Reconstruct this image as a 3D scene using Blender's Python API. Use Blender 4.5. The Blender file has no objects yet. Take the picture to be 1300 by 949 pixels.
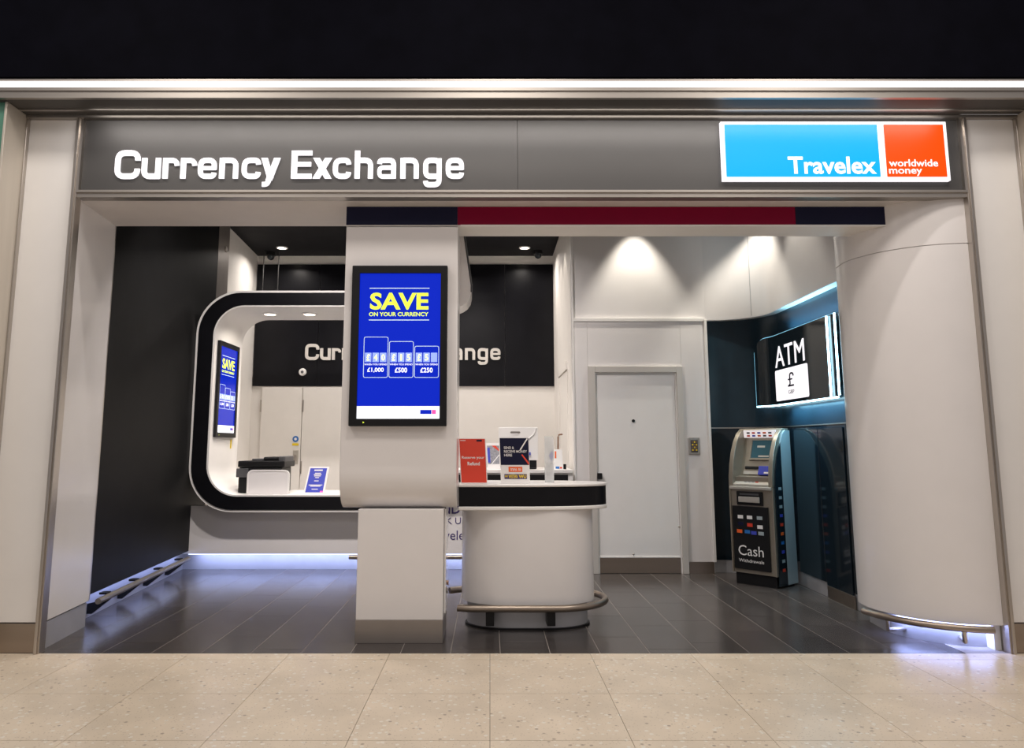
import bpy, bmesh, math, random
from mathutils import Vector, Matrix
R = math.radians
random.seed(4)
SC = bpy.context.scene
COL = SC.collection

# ------------------------------------------------------------------ camera
F, CX, CY = 946.0, 622.0, 430.0          # focal length and optical centre in photo pixels (1300x949)
PITCH = math.atan(135 / 946.0)
EYE = 1.235
cam = bpy.data.cameras.new('camera')
cam.sensor_width = 36
cam.lens = F / 1300 * 36
cam.shift_x = (650 - CX) / 1300
cam.shift_y = -(474.5 - CY) / 1300
cam.clip_start = 0.05
co = bpy.data.objects.new('camera', cam)
COL.objects.link(co)
co.location = (0, 0, EYE)
co.rotation_euler = (math.pi / 2 + PITCH, 0, 0)
SC.camera = co
SP, CP = math.sin(PITCH), math.cos(PITCH)


def ray(u, v):
    x, y = (u - CX) / F, (CY - v) / F
    return x, CP - y * SP, SP + y * CP


def fl(u, v, z=0.0):                     # photo pixel -> point on the level z
    x, y, d = ray(u, v)
    t = (z - EYE) / d
    return x * t, y * t, z


def aty(u, v, Y):                        # photo pixel -> point on the upright plane y = Y
    x, y, d = ray(u, v)
    t = Y / y
    return x * t, Y, EYE + d * t


def atx(u, v, X):                        # photo pixel -> point on the upright plane x = X
    x, y, d = ray(u, v)
    t = X / x
    return X, y * t, EYE + d * t


# ------------------------------------------------------------------ world, exposure
W = bpy.data.worlds.new('concourse_ambient')
SC.world = W
W.use_nodes = True
bg = W.node_tree.nodes['Background']
bg.inputs[0].default_value = (1.0, 0.92, 0.90, 1)
bg.inputs[1].default_value = 0.315
SC.view_settings.view_transform = 'Standard'
SC.view_settings.look = 'None'
SC.view_settings.gamma = 1
SC.view_settings.use_curve_mapping = False
SC.view_settings.exposure = 0.0


def lamp(name, kind, loc, power, color=(1, 1, 1), size=0.1, size_y=None, target=None, rot=None, spot=60, blend=0.5, spread=180):
    d = bpy.data.lights.new(name, kind)
    d.energy = power
    d.color = color
    if kind == 'AREA':
        d.size = size
        if size_y:
            d.shape = 'RECTANGLE'
            d.size_y = size_y
        else:
            d.shape = 'DISK'
        d.spread = R(spread)
    else:
        d.shadow_soft_size = size
        if kind == 'SPOT':
            d.spot_size = R(spot)
            d.spot_blend = blend
    o = bpy.data.objects.new(name, d)
    COL.objects.link(o)
    o.location = loc
    if target is not None:
        o.rotation_euler = (Vector(target) - Vector(loc)).to_track_quat('-Z', 'Y').to_euler()
    elif rot is not None:
        o.rotation_euler = rot
    return o


WARM = (1, .86, .72)
COOL = (.38, .47, 1.0)
# lamps of the concourse ceiling in front of the shop
for x in (-2.6, 0.0, 2.6):
    lamp('concourse_light', 'AREA', (x, 1.2, 4.6), 10, (1, .91, .84), 1.0, target=(x * .9, 5.0, 0.6))
    lamp('concourse_light', 'AREA', (x, 2.9, 4.9), 40, (1, .91, .82), .8, rot=(0, 0, 0))
# back office ceiling lamps
for x, y, e in ((-2.7, 9.35, 12), (-1.6, 9.0, 18), (-.5, 9.0, 16), (.45, 9.35, 9), (-.2, 8.2, 9)):
    lamp('office_light', 'AREA', (x, y, 3.74), e, (1, .92, .85), .14, rot=(0, 0, 0), spread=150)
for x in (-1.9, -.3):  # added lamps without fixtures, brightening the kiosk wall and rear counter
    lamp('kiosk_fill', 'AREA', (x, 5.75, 3.76), 30, (1, .92, .88), .15, target=(x, 7.5, .3), spread=110)
# wall washers in front of the service door wall
for x, y, tx, ty, e in ((1.50, 7.27, 1.50, 7.33, 105), (2.46, 7.08, 2.50, 7.14, 100), (2.47, 6.3, 2.53, 6.3, 40)):
    lamp('wall_washer', 'SPOT', (x, y, 3.76), e, (1, .93, .80), .025, target=(tx, ty, 0), spot=68, blend=.6)
for y in (8.3, 8.75, 9.25):
    lamp('wall_washer', 'SPOT', (.64, y, 3.76), 16, (1, .9, .78), .02, target=(.70, y, 0), spot=62, blend=.4)


# ------------------------------------------------------------------ materials
def mat(name, col, rough=.5, metal=0.0, spec=.5, emit=None, es=0.0, var=.04, nscale=6.0, stretch=None, bump=0.0, coat=0.0, alpha=1.0, trans=0.0):
    m = bpy.data.materials.new(name)
    m.use_nodes = True
    nt = m.node_tree
    b = nt.nodes['Principled BSDF']
    b.inputs['Roughness'].default_value = rough
    b.inputs['Metallic'].default_value = metal
    b.inputs['Specular IOR Level'].default_value = spec
    b.inputs['Coat Weight'].default_value = coat
    b.inputs['Coat Roughness'].default_value = .05
    b.inputs['Alpha'].default_value = alpha
    b.inputs['Transmission Weight'].default_value = trans
    tc = nt.nodes.new('ShaderNodeTexCoord')
    mp = nt.nodes.new('ShaderNodeMapping')
    if stretch:
        mp.inputs['Scale'].default_value = stretch
    nz = nt.nodes.new('ShaderNodeTexNoise')
    nz.inputs['Scale'].default_value = nscale
    nz.inputs['Detail'].default_value = 4
    nt.links.new(tc.outputs['Object'], mp.inputs[0])
    nt.links.new(mp.outputs[0], nz.inputs['Vector'])
    cr = nt.nodes.new('ShaderNodeValToRGB')
    cr.color_ramp.elements[0].position = .3
    cr.color_ramp.elements[1].position = .7
    cr.color_ramp.elements[0].color = (*[c * (1 - var) for c in col], 1)
    cr.color_ramp.elements[1].color = (*[min(1, c * (1 + var)) for c in col], 1)
    nt.links.new(nz.outputs['Fac'], cr.inputs[0])
    nt.links.new(cr.outputs[0], b.inputs['Base Color'])
    if bump:
        bp = nt.nodes.new('ShaderNodeBump')
        bp.inputs['Strength'].default_value = bump
        bp.inputs['Distance'].default_value = .002
        nt.links.new(nz.outputs['Fac'], bp.inputs['Height'])
        nt.links.new(bp.outputs[0], b.inputs['Normal'])
    if emit:
        b.inputs['Emission Color'].default_value = (*emit, 1)
        b.inputs['Emission Strength'].default_value = es
    return m


def terrazzo(name):
    m = mat(name, (.76, .65, .51), rough=.28, var=.10, nscale=3.0)
    nt = m.node_tree
    b = nt.nodes['Principled BSDF']
    base = b.inputs['Base Color'].links[0].from_socket
    tc = [n for n in nt.nodes if n.type == 'TEX_COORD'][0]
    geo = nt.nodes.new('ShaderNodeNewGeometry')
    for sc_, lo, hi, colr in ((24, .0, .20, (.86, .80, .70)), (15, .0, .09, (.42, .33, .25)), (60, .0, .16, (.58, .48, .37))):
        vo = nt.nodes.new('ShaderNodeTexVoronoi')
        vo.inputs['Scale'].default_value = sc_
        nt.links.new(geo.outputs['Position'], vo.inputs['Vector'])
        cr = nt.nodes.new('ShaderNodeValToRGB')
        cr.color_ramp.elements[0].position = hi
        cr.color_ramp.elements[0].color = (1, 1, 1, 1)
        cr.color_ramp.elements[1].position = hi + .06
        cr.color_ramp.elements[1].color = (0, 0, 0, 1)
        nt.links.new(vo.outputs['Distance'], cr.inputs[0])
        mx = nt.nodes.new('ShaderNodeMixRGB')
        mx.inputs[2].default_value = (*colr, 1)
        nt.links.new(cr.outputs[0], mx.inputs[0])
        nt.links.new(base, mx.inputs[1])
        base = mx.outputs[0]
    nt.links.new(base, b.inputs['Base Color'])
    return m


M = {}
M['terrazzo'] = terrazzo('terrazzo')
M['tile'] = mat('dark_porcelain', (.056, .049, .047), rough=.22, spec=.5, var=.18, nscale=5, stretch=(1, .25, 1), bump=.12)
M['tile_b'] = mat('dark_porcelain_warm', (.066, .056, .052), rough=.26, spec=.5, var=.18, nscale=5, stretch=(1, .25, 1), bump=.12)
M['grout'] = mat('grey_grout', (.28, .25, .23), rough=.9)
M['joint'] = mat('terrazzo_joint', (.20, .16, .13), rough=.9)
M['white'] = mat('white_gloss_laminate', (.78, .755, .75), rough=.22, spec=.45, var=.012)
M['white_satin'] = mat('white_satin_paint', (.80, .77, .73), rough=.5, var=.015)
M['white_glass'] = mat('white_back_painted_glass', (.86, .845, .83), rough=.12, spec=.5, var=.012, coat=.3)
M['corian'] = mat('white_solid_surface', (.84, .82, .80), rough=.3, var=.012)
M['shaded_soffit'] = mat('shaded_soffit_sheet', (.07, .065, .06), rough=.5, spec=.25, var=.05)  # dark colour stands in for the shade in the lintel recess
M['soffit'] = mat('painted_soffit', (.70, .66, .64), rough=.5, var=.02)
M['black_gloss'] = mat('black_gloss_panel', (.007, .007, .009), rough=.28, spec=.18, var=.15)
M['black_wall'] = mat('black_wall_laminate', (.009, .009, .0095), rough=.5, spec=.11, var=.15)
M['black_glass'] = mat('black_blue_glass', (.010, .017, .024), rough=.08, spec=.4, var=.1)
M['alcove'] = mat('dark_teal_alcove_laminate', (.014, .030, .044), rough=.25, spec=.3, var=.1)
M['black_matt'] = mat('black_matt_paint', (.0025, .0025, .005), rough=.8, spec=.04, var=.2)
M['ceiling'] = mat('black_ceiling_paint', (.012, .012, .014), rough=.7, spec=.2, var=.2)
M['plastic'] = mat('black_plastic', (.009, .009, .010), rough=.4, spec=.25, var=.1)
M['rubber'] = mat('dark_grey_plastic', (.07, .07, .075), rough=.5)
M['steel'] = mat('brushed_steel', (.52, .48, .44), rough=.30, metal=1, var=.05, nscale=18, stretch=(1, 1, .03), bump=.03)
M['champ_panel'] = mat('champagne_pilaster_sheet', (.62, .57, .50), rough=.38, metal=.35, var=.04, nscale=18, stretch=(1, 1, .03))
M['steel_h'] = mat('brushed_steel_horizontal', (.42, .39, .36), rough=.45, metal=1, var=.06, nscale=18, stretch=(.03, 1, 1), bump=.03)
M['bronze'] = mat('satin_bronze_steel', (.36, .30, .25), rough=.36, metal=1, var=.06, nscale=12, stretch=(.05, 1, 1))
M['plinth'] = mat('grey_plinth_steel', (.46, .46, .48), rough=.42, metal=.35, var=.05)
M['pillarbase'] = mat('grey_pillar_base', (.30, .27, .25), rough=.4, metal=.6, var=.05)
M['signgrey'] = mat('dark_grey_sign_sheet', (.064, .062, .062), rough=.5, metal=.1, var=.02)
M['letter'] = mat('lit_white_acrylic', (.3, .3, .3), rough=.5, emit=(1, .96, 1), es=1.0, var=0.01)
M['letter_dim'] = mat('white_acrylic_letter', (.62, .59, .55), rough=.4, var=.01)
M['cyan'] = mat('lit_cyan_acrylic', (.0, .02, .05), rough=.4, spec=.2, emit=(.0, .50, 1.0), es=1.0, var=.02)
M['orange'] = mat('lit_orange_acrylic', (.05, .01, .0), rough=.4, spec=.2, emit=(1.0, .075, .0), es=1.0, var=.02)
M['led_white'] = mat('white_led_diffuser', (.9, .9, .9), emit=(1, .95, .97), es=1.5, var=.01)
M['led_cool'] = mat('cool_led_diffuser', (.9, .9, .95), emit=(.55, .64, 1.0), es=2.6, var=.01)
M['led_ice'] = mat('ice_blue_led_tube', (.9, .95, 1), emit=(.50, .84, 1.0), es=9, var=.01)
M['led_dim'] = mat('dim_blue_led_edge', (.3, .5, .6), emit=(.16, .50, .72), es=1.0, var=.01)
M['lampglass'] = mat('lamp_lens', (.9, .85, .8), emit=(1, .88, .74), es=9, var=.01)
M['navy'] = mat('navy_panel', (.008, .009, .035), rough=.45, spec=.2, var=.04)
M['crimson'] = mat('crimson_panel', (.23, .001, .030), rough=.45, spec=.15, var=.04)
M['screen'] = mat('blue_screen', (.002, .004, .03), rough=.2, spec=.25, emit=(.000, .018, .56), es=1.0, var=.02)
M['screen_dim'] = mat('blue_screen_lower', (.01, .02, .3), rough=.12, emit=(.004, .05, .62), es=.95, var=.02)
M['screen_white'] = mat('screen_white', (.7, .7, .8), rough=.15, emit=(.9, .92, 1), es=.95, var=.01)
M['screen_lime'] = mat('screen_lime', (.6, .7, .1), rough=.15, emit=(.62, .78, .03), es=.95, var=.01)
M['screen_line'] = mat('screen_pale_line', (.5, .6, .7), rough=.15, emit=(.38, .50, .62), es=.8, var=.01)
M['screen_tile'] = mat('screen_digit_tile', (.3, .4, .8), rough=.15, emit=(.20, .29, .78), es=.9, var=.01)
M['screen_yellow'] = mat('screen_pale_yellow', (.8, .8, .4), rough=.15, emit=(.92, .92, .42), es=.95, var=.01)
M['screen_pink'] = mat('screen_pink', (.8, .1, .4), rough=.15, emit=(.85, .06, .30), es=.9, var=.01)
M['red'] = mat('red_card', (.72, .055, .025), rough=.4, var=.02)
M['orange_card'] = mat('orange_card', (.85, .13, .02), rough=.4, var=.02)
M['yellow'] = mat('yellow_card', (.85, .62, .02), rough=.4, var=.02)
M['blue_card'] = mat('blue_card', (.05, .07, .50), rough=.4, var=.03)
M['blue_sign'] = mat('blue_enamel', (.02, .16, .50), rough=.4, var=.02)
M['card_white'] = mat('white_card', (.85, .83, .82), rough=.4, var=.01)
M['card_grey'] = mat('grey_printed_card', (.30, .30, .33), rough=.4, var=.3, nscale=60)
M['purple'] = mat('dark_purple_vinyl', (.05, .03, .15), rough=.4, var=.02)
M['copper'] = mat('brown_hook_metal', (.30, .17, .11), rough=.35, metal=.7)
M['champagne'] = mat('champagne_metal_paint', (.36, .32, .26), rough=.33, metal=.6, var=.03)
M['pale_blue'] = mat('pale_blue_grey_plastic', (.36, .42, .44), rough=.4, var=.03)
M['atm_screen'] = mat('atm_display', (.02, .05, .06), rough=.1, emit=(.03, .065, .08), es=.7, var=.05)
M['atm_box'] = mat('lit_logo_strip', (.8, .75, .75), rough=.3, emit=(.9, .84, .86), es=.55, var=.02)
M['satin'] = mat('satin_white_metal', (.66, .63, .59), rough=.4, metal=.3, var=.02)
M['keys'] = mat('keypad_metal', (.55, .52, .47), rough=.4, metal=.5)
M['clear'] = mat('clear_acrylic', (.92, .95, .96), rough=.06, spec=.5, alpha=.30, var=.01)
M['green'] = mat('green_glazed_panel', (.10, .26, .19), rough=.12, var=.06)
M['cable'] = mat('black_cable', (.01, .01, .01), rough=.5)
M['office_wall'] = mat('office_wall_paint', (.79, .76, .72), rough=.6, var=.015)


# ------------------------------------------------------------------ mesh helpers
class MB:
    def __init__(self):
        self.v, self.f = [], []

    def add(self, vs, fs):
        n = len(self.v)
        self.v += [tuple(p) for p in vs]
        self.f += [tuple(i + n for i in q) for q in fs]
        return self

    def box(self, x0, x1, y0, y1, z0, z1):
        vs = [(x, y, z) for z in (z0, z1) for y in (y0, y1) for x in (x0, x1)]
        return self.add(vs, [(0, 2, 3, 1), (4, 5, 7, 6), (0, 1, 5, 4), (2, 6, 7, 3), (0, 4, 6, 2), (1, 3, 7, 5)])

    def prism(self, poly, to3, a, b):                 # poly in 2D, to3(p, depth)
        n = len(poly)
        vs = [to3(p, a) for p in poly] + [to3(p, b) for p in poly]
        fs = [tuple(range(n)), tuple(range(2 * n - 1, n - 1, -1))]
        fs += [(i, i + n, (i + 1) % n + n, (i + 1) % n) for i in range(n)]
        return self.add(vs, fs)

    def ring(self, outer, inner, to3, a, b):          # two loops with equal counts
        n = len(outer)
        vs = [to3(p, a) for p in outer] + [to3(p, b) for p in outer] + [to3(p, a) for p in inner] + [to3(p, b) for p in inner]
        fs = []
        for i in range(n):
            j = (i + 1) % n
            fs += [(i, i + n, j + n, j), (i + 2 * n, j + 2 * n, j + 3 * n, i + 3 * n), (i, j, j + 2 * n, i + 2 * n), (i + n, i + 3 * n, j + 3 * n, j + n)]
        return self.add(vs, fs)

    def tube(self, path, r, n=12, cap=True):
        P = [Vector(p) for p in path]
        rings = []
        up = Vector((0, 0, 1))
        for i, p in enumerate(P):
            t = (P[min(i + 1, len(P) - 1)] - P[max(i - 1, 0)]).normalized()
            a = up if abs(t.dot(up)) < .95 else Vector((1, 0, 0))
            s = t.cross(a).normalized()
            w = s.cross(t)
            rings.append([p + s * (r * math.cos(2 * math.pi * k / n)) + w * (r * math.sin(2 * math.pi * k / n)) for k in range(n)])
        vs = [q for rg in rings for q in rg]
        fs = []
        for i in range(len(P) - 1):
            for k in range(n):
                fs.append((i * n + k, i * n + (k + 1) % n, (i + 1) * n + (k + 1) % n, (i + 1) * n + k))
        if cap:
            fs += [tuple(range(n)), tuple(range((len(P) - 1) * n, len(P) * n))]
        return self.add(vs, fs)

    def lathe(self, prof, c, n=20, axis='z'):         # prof [(r, h)], closed by end caps
        vs, fs = [], []
        for r, h in prof:
            for k in range(n):
                a = 2 * math.pi * k / n
                if axis == 'z':
                    vs.append((c[0] + r * math.cos(a), c[1] + r * math.sin(a), c[2] + h))
                elif axis == 'y':
                    vs.append((c[0] + r * math.cos(a), c[1] + h, c[2] + r * math.sin(a)))
                else:
                    vs.append((c[0] + h, c[1] + r * math.cos(a), c[2] + r * math.sin(a)))
        for i in range(len(prof) - 1):
            for k in range(n):
                fs.append((i * n + k, i * n + (k + 1) % n, (i + 1) * n + (k + 1) % n, (i + 1) * n + k))
        fs += [tuple(range(n)), tuple(range((len(prof) - 1) * n, len(prof) * n))]
        return self.add(vs, fs)

    def wall(self, path, z0, z1, thick):              # upright sheet along a plan path; positive thickness = to the right of travel
        n = len(path)
        off = offset(path, thick)
        vs = [(*p, z0) for p in path] + [(*p, z1) for p in path] + [(*p, z0) for p in off] + [(*p, z1) for p in off]
        fs = []
        for i in range(n - 1):
            fs += [(i, i + 1, i + 1 + n, i + n), (i + 2 * n, i + 3 * n, i + 1 + 3 * n, i + 1 + 2 * n),
                   (i, i + 2 * n, i + 1 + 2 * n, i + 1), (i + n, i + 1 + n, i + 1 + 3 * n, i + 3 * n)]
        fs += [(0, n, 3 * n, 2 * n), (n - 1, 3 * n - 1, 4 * n - 1, 2 * n - 1)]
        return self.add(vs, fs)

    def build(self, name, m, parent=None, bev=0.0, smooth=None, seg=2):
        vs = [Vector(p) for p in self.v]
        if parent is None:
            xs, ys, zs = zip(*self.v)
            org = Vector(((min(xs) + max(xs)) / 2, (min(ys) + max(ys)) / 2, min(zs)))
            mw = Matrix.Translation(org)
        else:
            mw = WM[parent.name]
        inv = mw.inverted()
        me = bpy.data.meshes.new(name)
        me.from_pydata([inv @ p for p in vs], [], self.f)
        bm = bmesh.new()
        bm.from_mesh(me)
        bmesh.ops.recalc_face_normals(bm, faces=bm.faces)
        bm.to_mesh(me)
        bm.free()
        me.materials.append(M[m])
        o = bpy.data.objects.new(name, me)
        COL.objects.link(o)
        if parent is None:
            o.location = org
        else:
            o.parent = parent
        WM[o.name] = mw
        if smooth is not None:
            me.shade_smooth()
            me.set_sharp_from_angle(angle=R(smooth))
        if bev:
            md = o.modifiers.new('edge', 'BEVEL')
            md.width = bev
            md.segments = seg
            md.limit_method = 'ANGLE'
            md.angle_limit = R(40)
        return o


WM = {}


def offset(path, d):
    out = []
    for i, p in enumerate(path):
        a = Vector(path[max(i - 1, 0)][:2])
        b = Vector(path[min(i + 1, len(path) - 1)][:2])
        t = (b - a).normalized()
        out.append((p[0] + t.y * d, p[1] - t.x * d))
    return out


def thing(name, label, cat, loc, rotz=0.0, group=None):
    o = bpy.data.objects.new(name, None)
    o.empty_display_size = .05
    COL.objects.link(o)
    o.location = loc
    o.rotation_euler = (0, 0, rotz)
    WM[o.name] = Matrix.Translation(Vector(loc)) @ Matrix.Rotation(rotz, 4, 'Z')
    return tag(o, label, cat, group)


def tag(o, label, cat, group=None, kind=None):
    o['label'] = label
    o['category'] = cat
    if group:
        o['group'] = group
    if kind:
        o['kind'] = kind
    return o


def struct(o, label, cat):
    return tag(o, label, cat, kind='structure')


def rrect(x0, x1, y0, y1, r, n=8):
    if not isinstance(r, (tuple, list)):
        r = (r,) * 4
    pts = []
    for (cx, cy, a0, q) in ((x1, y1, 0, r[0]), (x0, y1, 90, r[1]), (x0, y0, 180, r[2]), (x1, y0, 270, r[3])):
        sx = -1 if cx == x1 else 1
        sy = -1 if cy == y1 else 1
        for k in range(n + 1):
            a = R(a0 + 90 * k / n)
            pts.append((cx + sx * q + q * math.cos(a), cy + sy * q + q * math.sin(a)))
    return pts


def XZ(p, d):
    return (p[0], d, p[1])


def XY(p, d):
    return (p[0], p[1], d)


def YZ(p, d):
    return (d, p[0], p[1])


def arc(c, r, a0, a1, n):
    return [(c[0] + r * math.cos(R(a0 + (a1 - a0) * k / n)), c[1] + r * math.sin(R(a0 + (a1 - a0) * k / n))) for k in range(n + 1)]


def plane_map(o, ux, uz, n):             # 2D -> 3D on a plane; depth goes along n
    o, ux, uz, n = Vector(o), Vector(ux), Vector(uz), Vector(n)
    return lambda p, d: tuple(o + ux * p[0] + uz * p[1] + n * d)


def xzmap(Y, sgn=-1):                    # plane y = Y facing the viewer; depth towards the viewer
    return lambda p, d: (p[0], Y + sgn * d, p[1])


def txt(name, body, to3, x0, x1, z0, m, parent, h=None, bold=0.0, depth=.002, z1=None, spacing=1.0, lift=.0005):
    cu = bpy.data.curves.new('tmp', 'FONT')
    cu.body = body
    cu.size = 1
    cu.offset = bold
    cu.space_character = spacing
    cu.resolution_u = 3
    cu.extrude = .5
    cu.fill_mode = 'BOTH'
    ob = bpy.data.objects.new('tmp', cu)
    COL.objects.link(ob)
    dg = bpy.context.evaluated_depsgraph_get()
    me = bpy.data.meshes.new_from_object(ob.evaluated_get(dg))
    vs = [v.co.copy() for v in me.vertices]
    fs = [tuple(p.vertices) for p in me.polygons]
    bpy.data.objects.remove(ob)
    bpy.data.curves.remove(cu)
    bpy.data.meshes.remove(me)
    ax, bx = min(v.x for v in vs), max(v.x for v in vs)
    ay, by = min(v.y for v in vs), max(v.y for v in vs)
    s = (x1 - x0) / (bx - ax)
    hh = (z1 - z0) if z1 is not None else (by - ay) * s
    mb = MB()
    mb.add([to3((x0 + (v.x - ax) * s, z0 + (v.y - ay) / (by - ay) * hh), lift + depth * (v.z + .5)) for v in vs], fs)
    return mb.build(name, m, parent)


def pound(name, to3, x0, x1, z0, z1, m, parent, depth=.001, w=17, lift=.0005):
    mb = MB()
    tt = lambda p, d: to3((x0 + (x1 - x0) * p[0] / 100, z0 + (z1 - z0) * p[1] / 140), lift + d)
    stroke(mb, [(90, 100), (86, 131), (38, 131), (36, 60), (40, 20), (14, 8)], w, tt, 0, depth, 34)
    stroke(mb, [(8, 72), (74, 72)], w - 3, tt, 0, depth * 1.1, 0)
    stroke(mb, [(6, w / 2), (94, w / 2)], w, tt, 0, depth * 1.2, 0)
    return mb.build(name, m, parent)


# squared grotesque letters, drawn as strokes on a 182-unit cap height
def fillet(pts, r, n=5):
    if r <= 0 or len(pts) < 3:
        return pts
    out = [pts[0]]
    for i in range(1, len(pts) - 1):
        p0, p, p1 = Vector(pts[i - 1]), Vector(pts[i]), Vector(pts[i + 1])
        a, b = (p0 - p), (p1 - p)
        q = min(r, a.length * .5 if i > 1 else a.length, b.length * .5 if i < len(pts) - 2 else b.length)
        A, B = p + a.normalized() * q, p + b.normalized() * q
        for k in range(n + 1):
            t = k / n
            out.append(tuple(A * (1 - t) ** 2 + p * 2 * t * (1 - t) + B * t * t))
    out.append(pts[-1])
    return out


def stroke(mb, pts, w, to3, d0, d1, r=0):
    P = [Vector(p) for p in fillet(pts, r)]
    P = [p for i, p in enumerate(P) if i == 0 or (p - P[i - 1]).length > 1e-6]
    n = len(P)
    L, Rr = [], []
    for i, p in enumerate(P):
        t0 = (P[i] - P[i - 1]).normalized() if i else None
        t1 = (P[i + 1] - P[i]).normalized() if i < n - 1 else None
        t = (t0 + t1).normalized() if t0 and t1 else (t0 or t1)
        nn = Vector((-t.y, t.x))
        k = 1.0
        if t0 and t1:
            k = 1 / max(.5, t.dot(t1))
        L.append(p + nn * w / 2 * k)
        Rr.append(p - nn * w / 2 * k)
    vs = [to3(p, d0) for p in L] + [to3(p, d0) for p in Rr] + [to3(p, d1) for p in L] + [to3(p, d1) for p in Rr]
    fs = []
    for i in range(n - 1):
        fs += [(i, i + 1, n + i + 1, n + i), (2 * n + i, 3 * n + i, 3 * n + i + 1, 2 * n + i + 1),
               (i, 2 * n + i, 2 * n + i + 1, i + 1), (n + i, n + i + 1, 3 * n + i + 1, 3 * n + i)]
    fs += [(0, n, 3 * n, 2 * n), (n - 1, 3 * n - 1, 4 * n - 1, 2 * n - 1)][:2]
    mb.add(vs, fs)


def glyph(ch, wd):
    s, h, xh, cap = 35.0, 30.0, 134.0, 182.0
    l, r, b, t, T = s / 2, wd - s / 2, h / 2, xh - h / 2, cap - h / 2
    m = wd / 2
    G = {
        'C': [([(r, 118), (r, T), (l, T), (l, b), (r, b), (r, 64)], s, 46)],
        'c': [([(r, 92), (r, t), (l, t), (l, b), (r, b), (r, 42)], s - 2, 40)],
        'u': [([(l, xh), (l, b), (wd - 6, b)], s, 38), ([(r, xh), (r, 0)], s, 0)],
        'r': [([(l, 0), (l, xh)], s, 0), ([(l, t - 1), (r, t - 1), (r, 84)], s - 4, 34)],
        'n': [([(l, 0), (l, xh)], s, 0), ([(l, t), (r, t), (r, 0)], s - 2, 38)],
        'h': [([(l, 0), (l, cap)], s, 0), ([(l, t), (r, t), (r, 0)], s - 2, 38)],
        'e': [([(r, 38), (r, b), (l, b), (l, t), (r, t), (r, 58)], s - 3, 36), ([(l, 68), (wd - 8, 68)], 24, 0)],
        'a': [([(l, 96), (l, t), (r, t), (r, 0)], s - 3, 30), ([(r, 71), (l, 71), (l, b - 2), (r, b - 2)], 27, 24)],
        'g': [([(r, 70), (r, t), (l, t), (l, b), (r, b)], s - 2, 34), ([(r, xh - 3), (r, -40), (l, -40), (l, -16)], s - 3, 34)],
        'x': [('p', [(0, xh), (46, xh), (wd, 0), (wd - 46, 0)]), ('p', [(wd - 46, xh), (wd, xh), (46, 0), (0, 0)])],
        'y': [('p', [(0, xh), (43, xh), (m + 22, 4), (m - 20, 4)]), ('p', [(wd - 42, xh), (wd, xh), (m + 12, -12), (m - 30, -12)]),
              ([(m - 5, 0), (m - 18, -38), (m - 52, -38)], 30, 20)],
        'E': [([(l, 0), (l, cap)], s + 4, 0), ([(l, T), (wd - 4, T)], h, 0), ([(l, 93), (wd - 10, 93)], h - 2, 0), ([(l, b), (wd - 4, b)], h, 0)],
    }
    return G[ch]


WORDS = [('C', 72, 243), ('u', 250, 380), ('r', 390, 505), ('r', 508, 622), ('e', 622, 752), ('n', 765, 895), ('c', 912, 1045), ('y', 1040, 1172),
         ('E', 1243, 1386), ('x', 1384, 1514), ('c', 1516, 1643), ('h', 1661, 1788), ('a', 1808, 1941), ('n', 1964, 2091), ('g', 2114, 2243), ('e', 2263, 2391)]


def sign_letters(x0, x1, zb, Y, m, parent, depth, name='letter', cap=None):
    sc_ = (x1 - x0) / (2391 - 72)
    sz = cap / 182.0 if cap else sc_
    for ch, a, b in WORDS:
        mb = MB()
        to3 = lambda p, d, a=a: (x0 + (a - 72 + p[0]) * sc_, Y - d, zb + p[1] * sz)
        for i, g in enumerate(glyph(ch, b - a - 4)):
            if g[0] == 'p':
                mb.prism(g[1], to3, 0, depth + i * .0008)
            else:
                stroke(mb, g[0], g[1], to3, 0, depth + i * .0008, g[2])
        mb.build(name, m, parent, smooth=35)


# ================================================================== THE SETTING
YF = 4.692                                # line where the terrazzo meets the shop floor
ZC = 3.79                                 # shop ceiling
ZS = 2.85                                 # soffit behind the sign
# ---- floors
fo = MB().box(-4.6, 4.6, -3.0, YF, -.12, -.004).build('floor', 'joint')
struct(fo, 'cream speckled terrazzo concourse floor in square slabs', 'floor')
fs_ = MB().box(-3.6, 3.6, YF, 10.0, -.12, -.0012).build('floor', 'grout')
struct(fs_, 'dark charcoal porcelain plank tile floor inside the shop', 'floor')
cache = {}


def floor_tile(par, m, x0, x1, y0, y1, z=0.0, gap=.0025):
    key = (m, round(x1 - x0, 3), round(y1 - y0, 3))
    if key not in cache:
        w, d = (x1 - x0) / 2 - gap / 2, (y1 - y0) / 2 - gap / 2
        me = bpy.data.meshes.new('tile')
        me.from_pydata([(x, y, q) for q in (-.02, 0) for y in (-d, d) for x in (-w, w)], [],
                       [(0, 2, 3, 1), (4, 5, 7, 6), (0, 1, 5, 4), (2, 6, 7, 3), (0, 4, 6, 2), (1, 3, 7, 5)])
        me.materials.append(M[m])
        cache[key] = me
    o = bpy.data.objects.new('tile', cache[key])
    COL.objects.link(o)
    o.parent = par
    o.location = Vector(((x0 + x1) / 2, (y0 + y1) / 2, z)) - WM[par.name].translation
    return o


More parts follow.
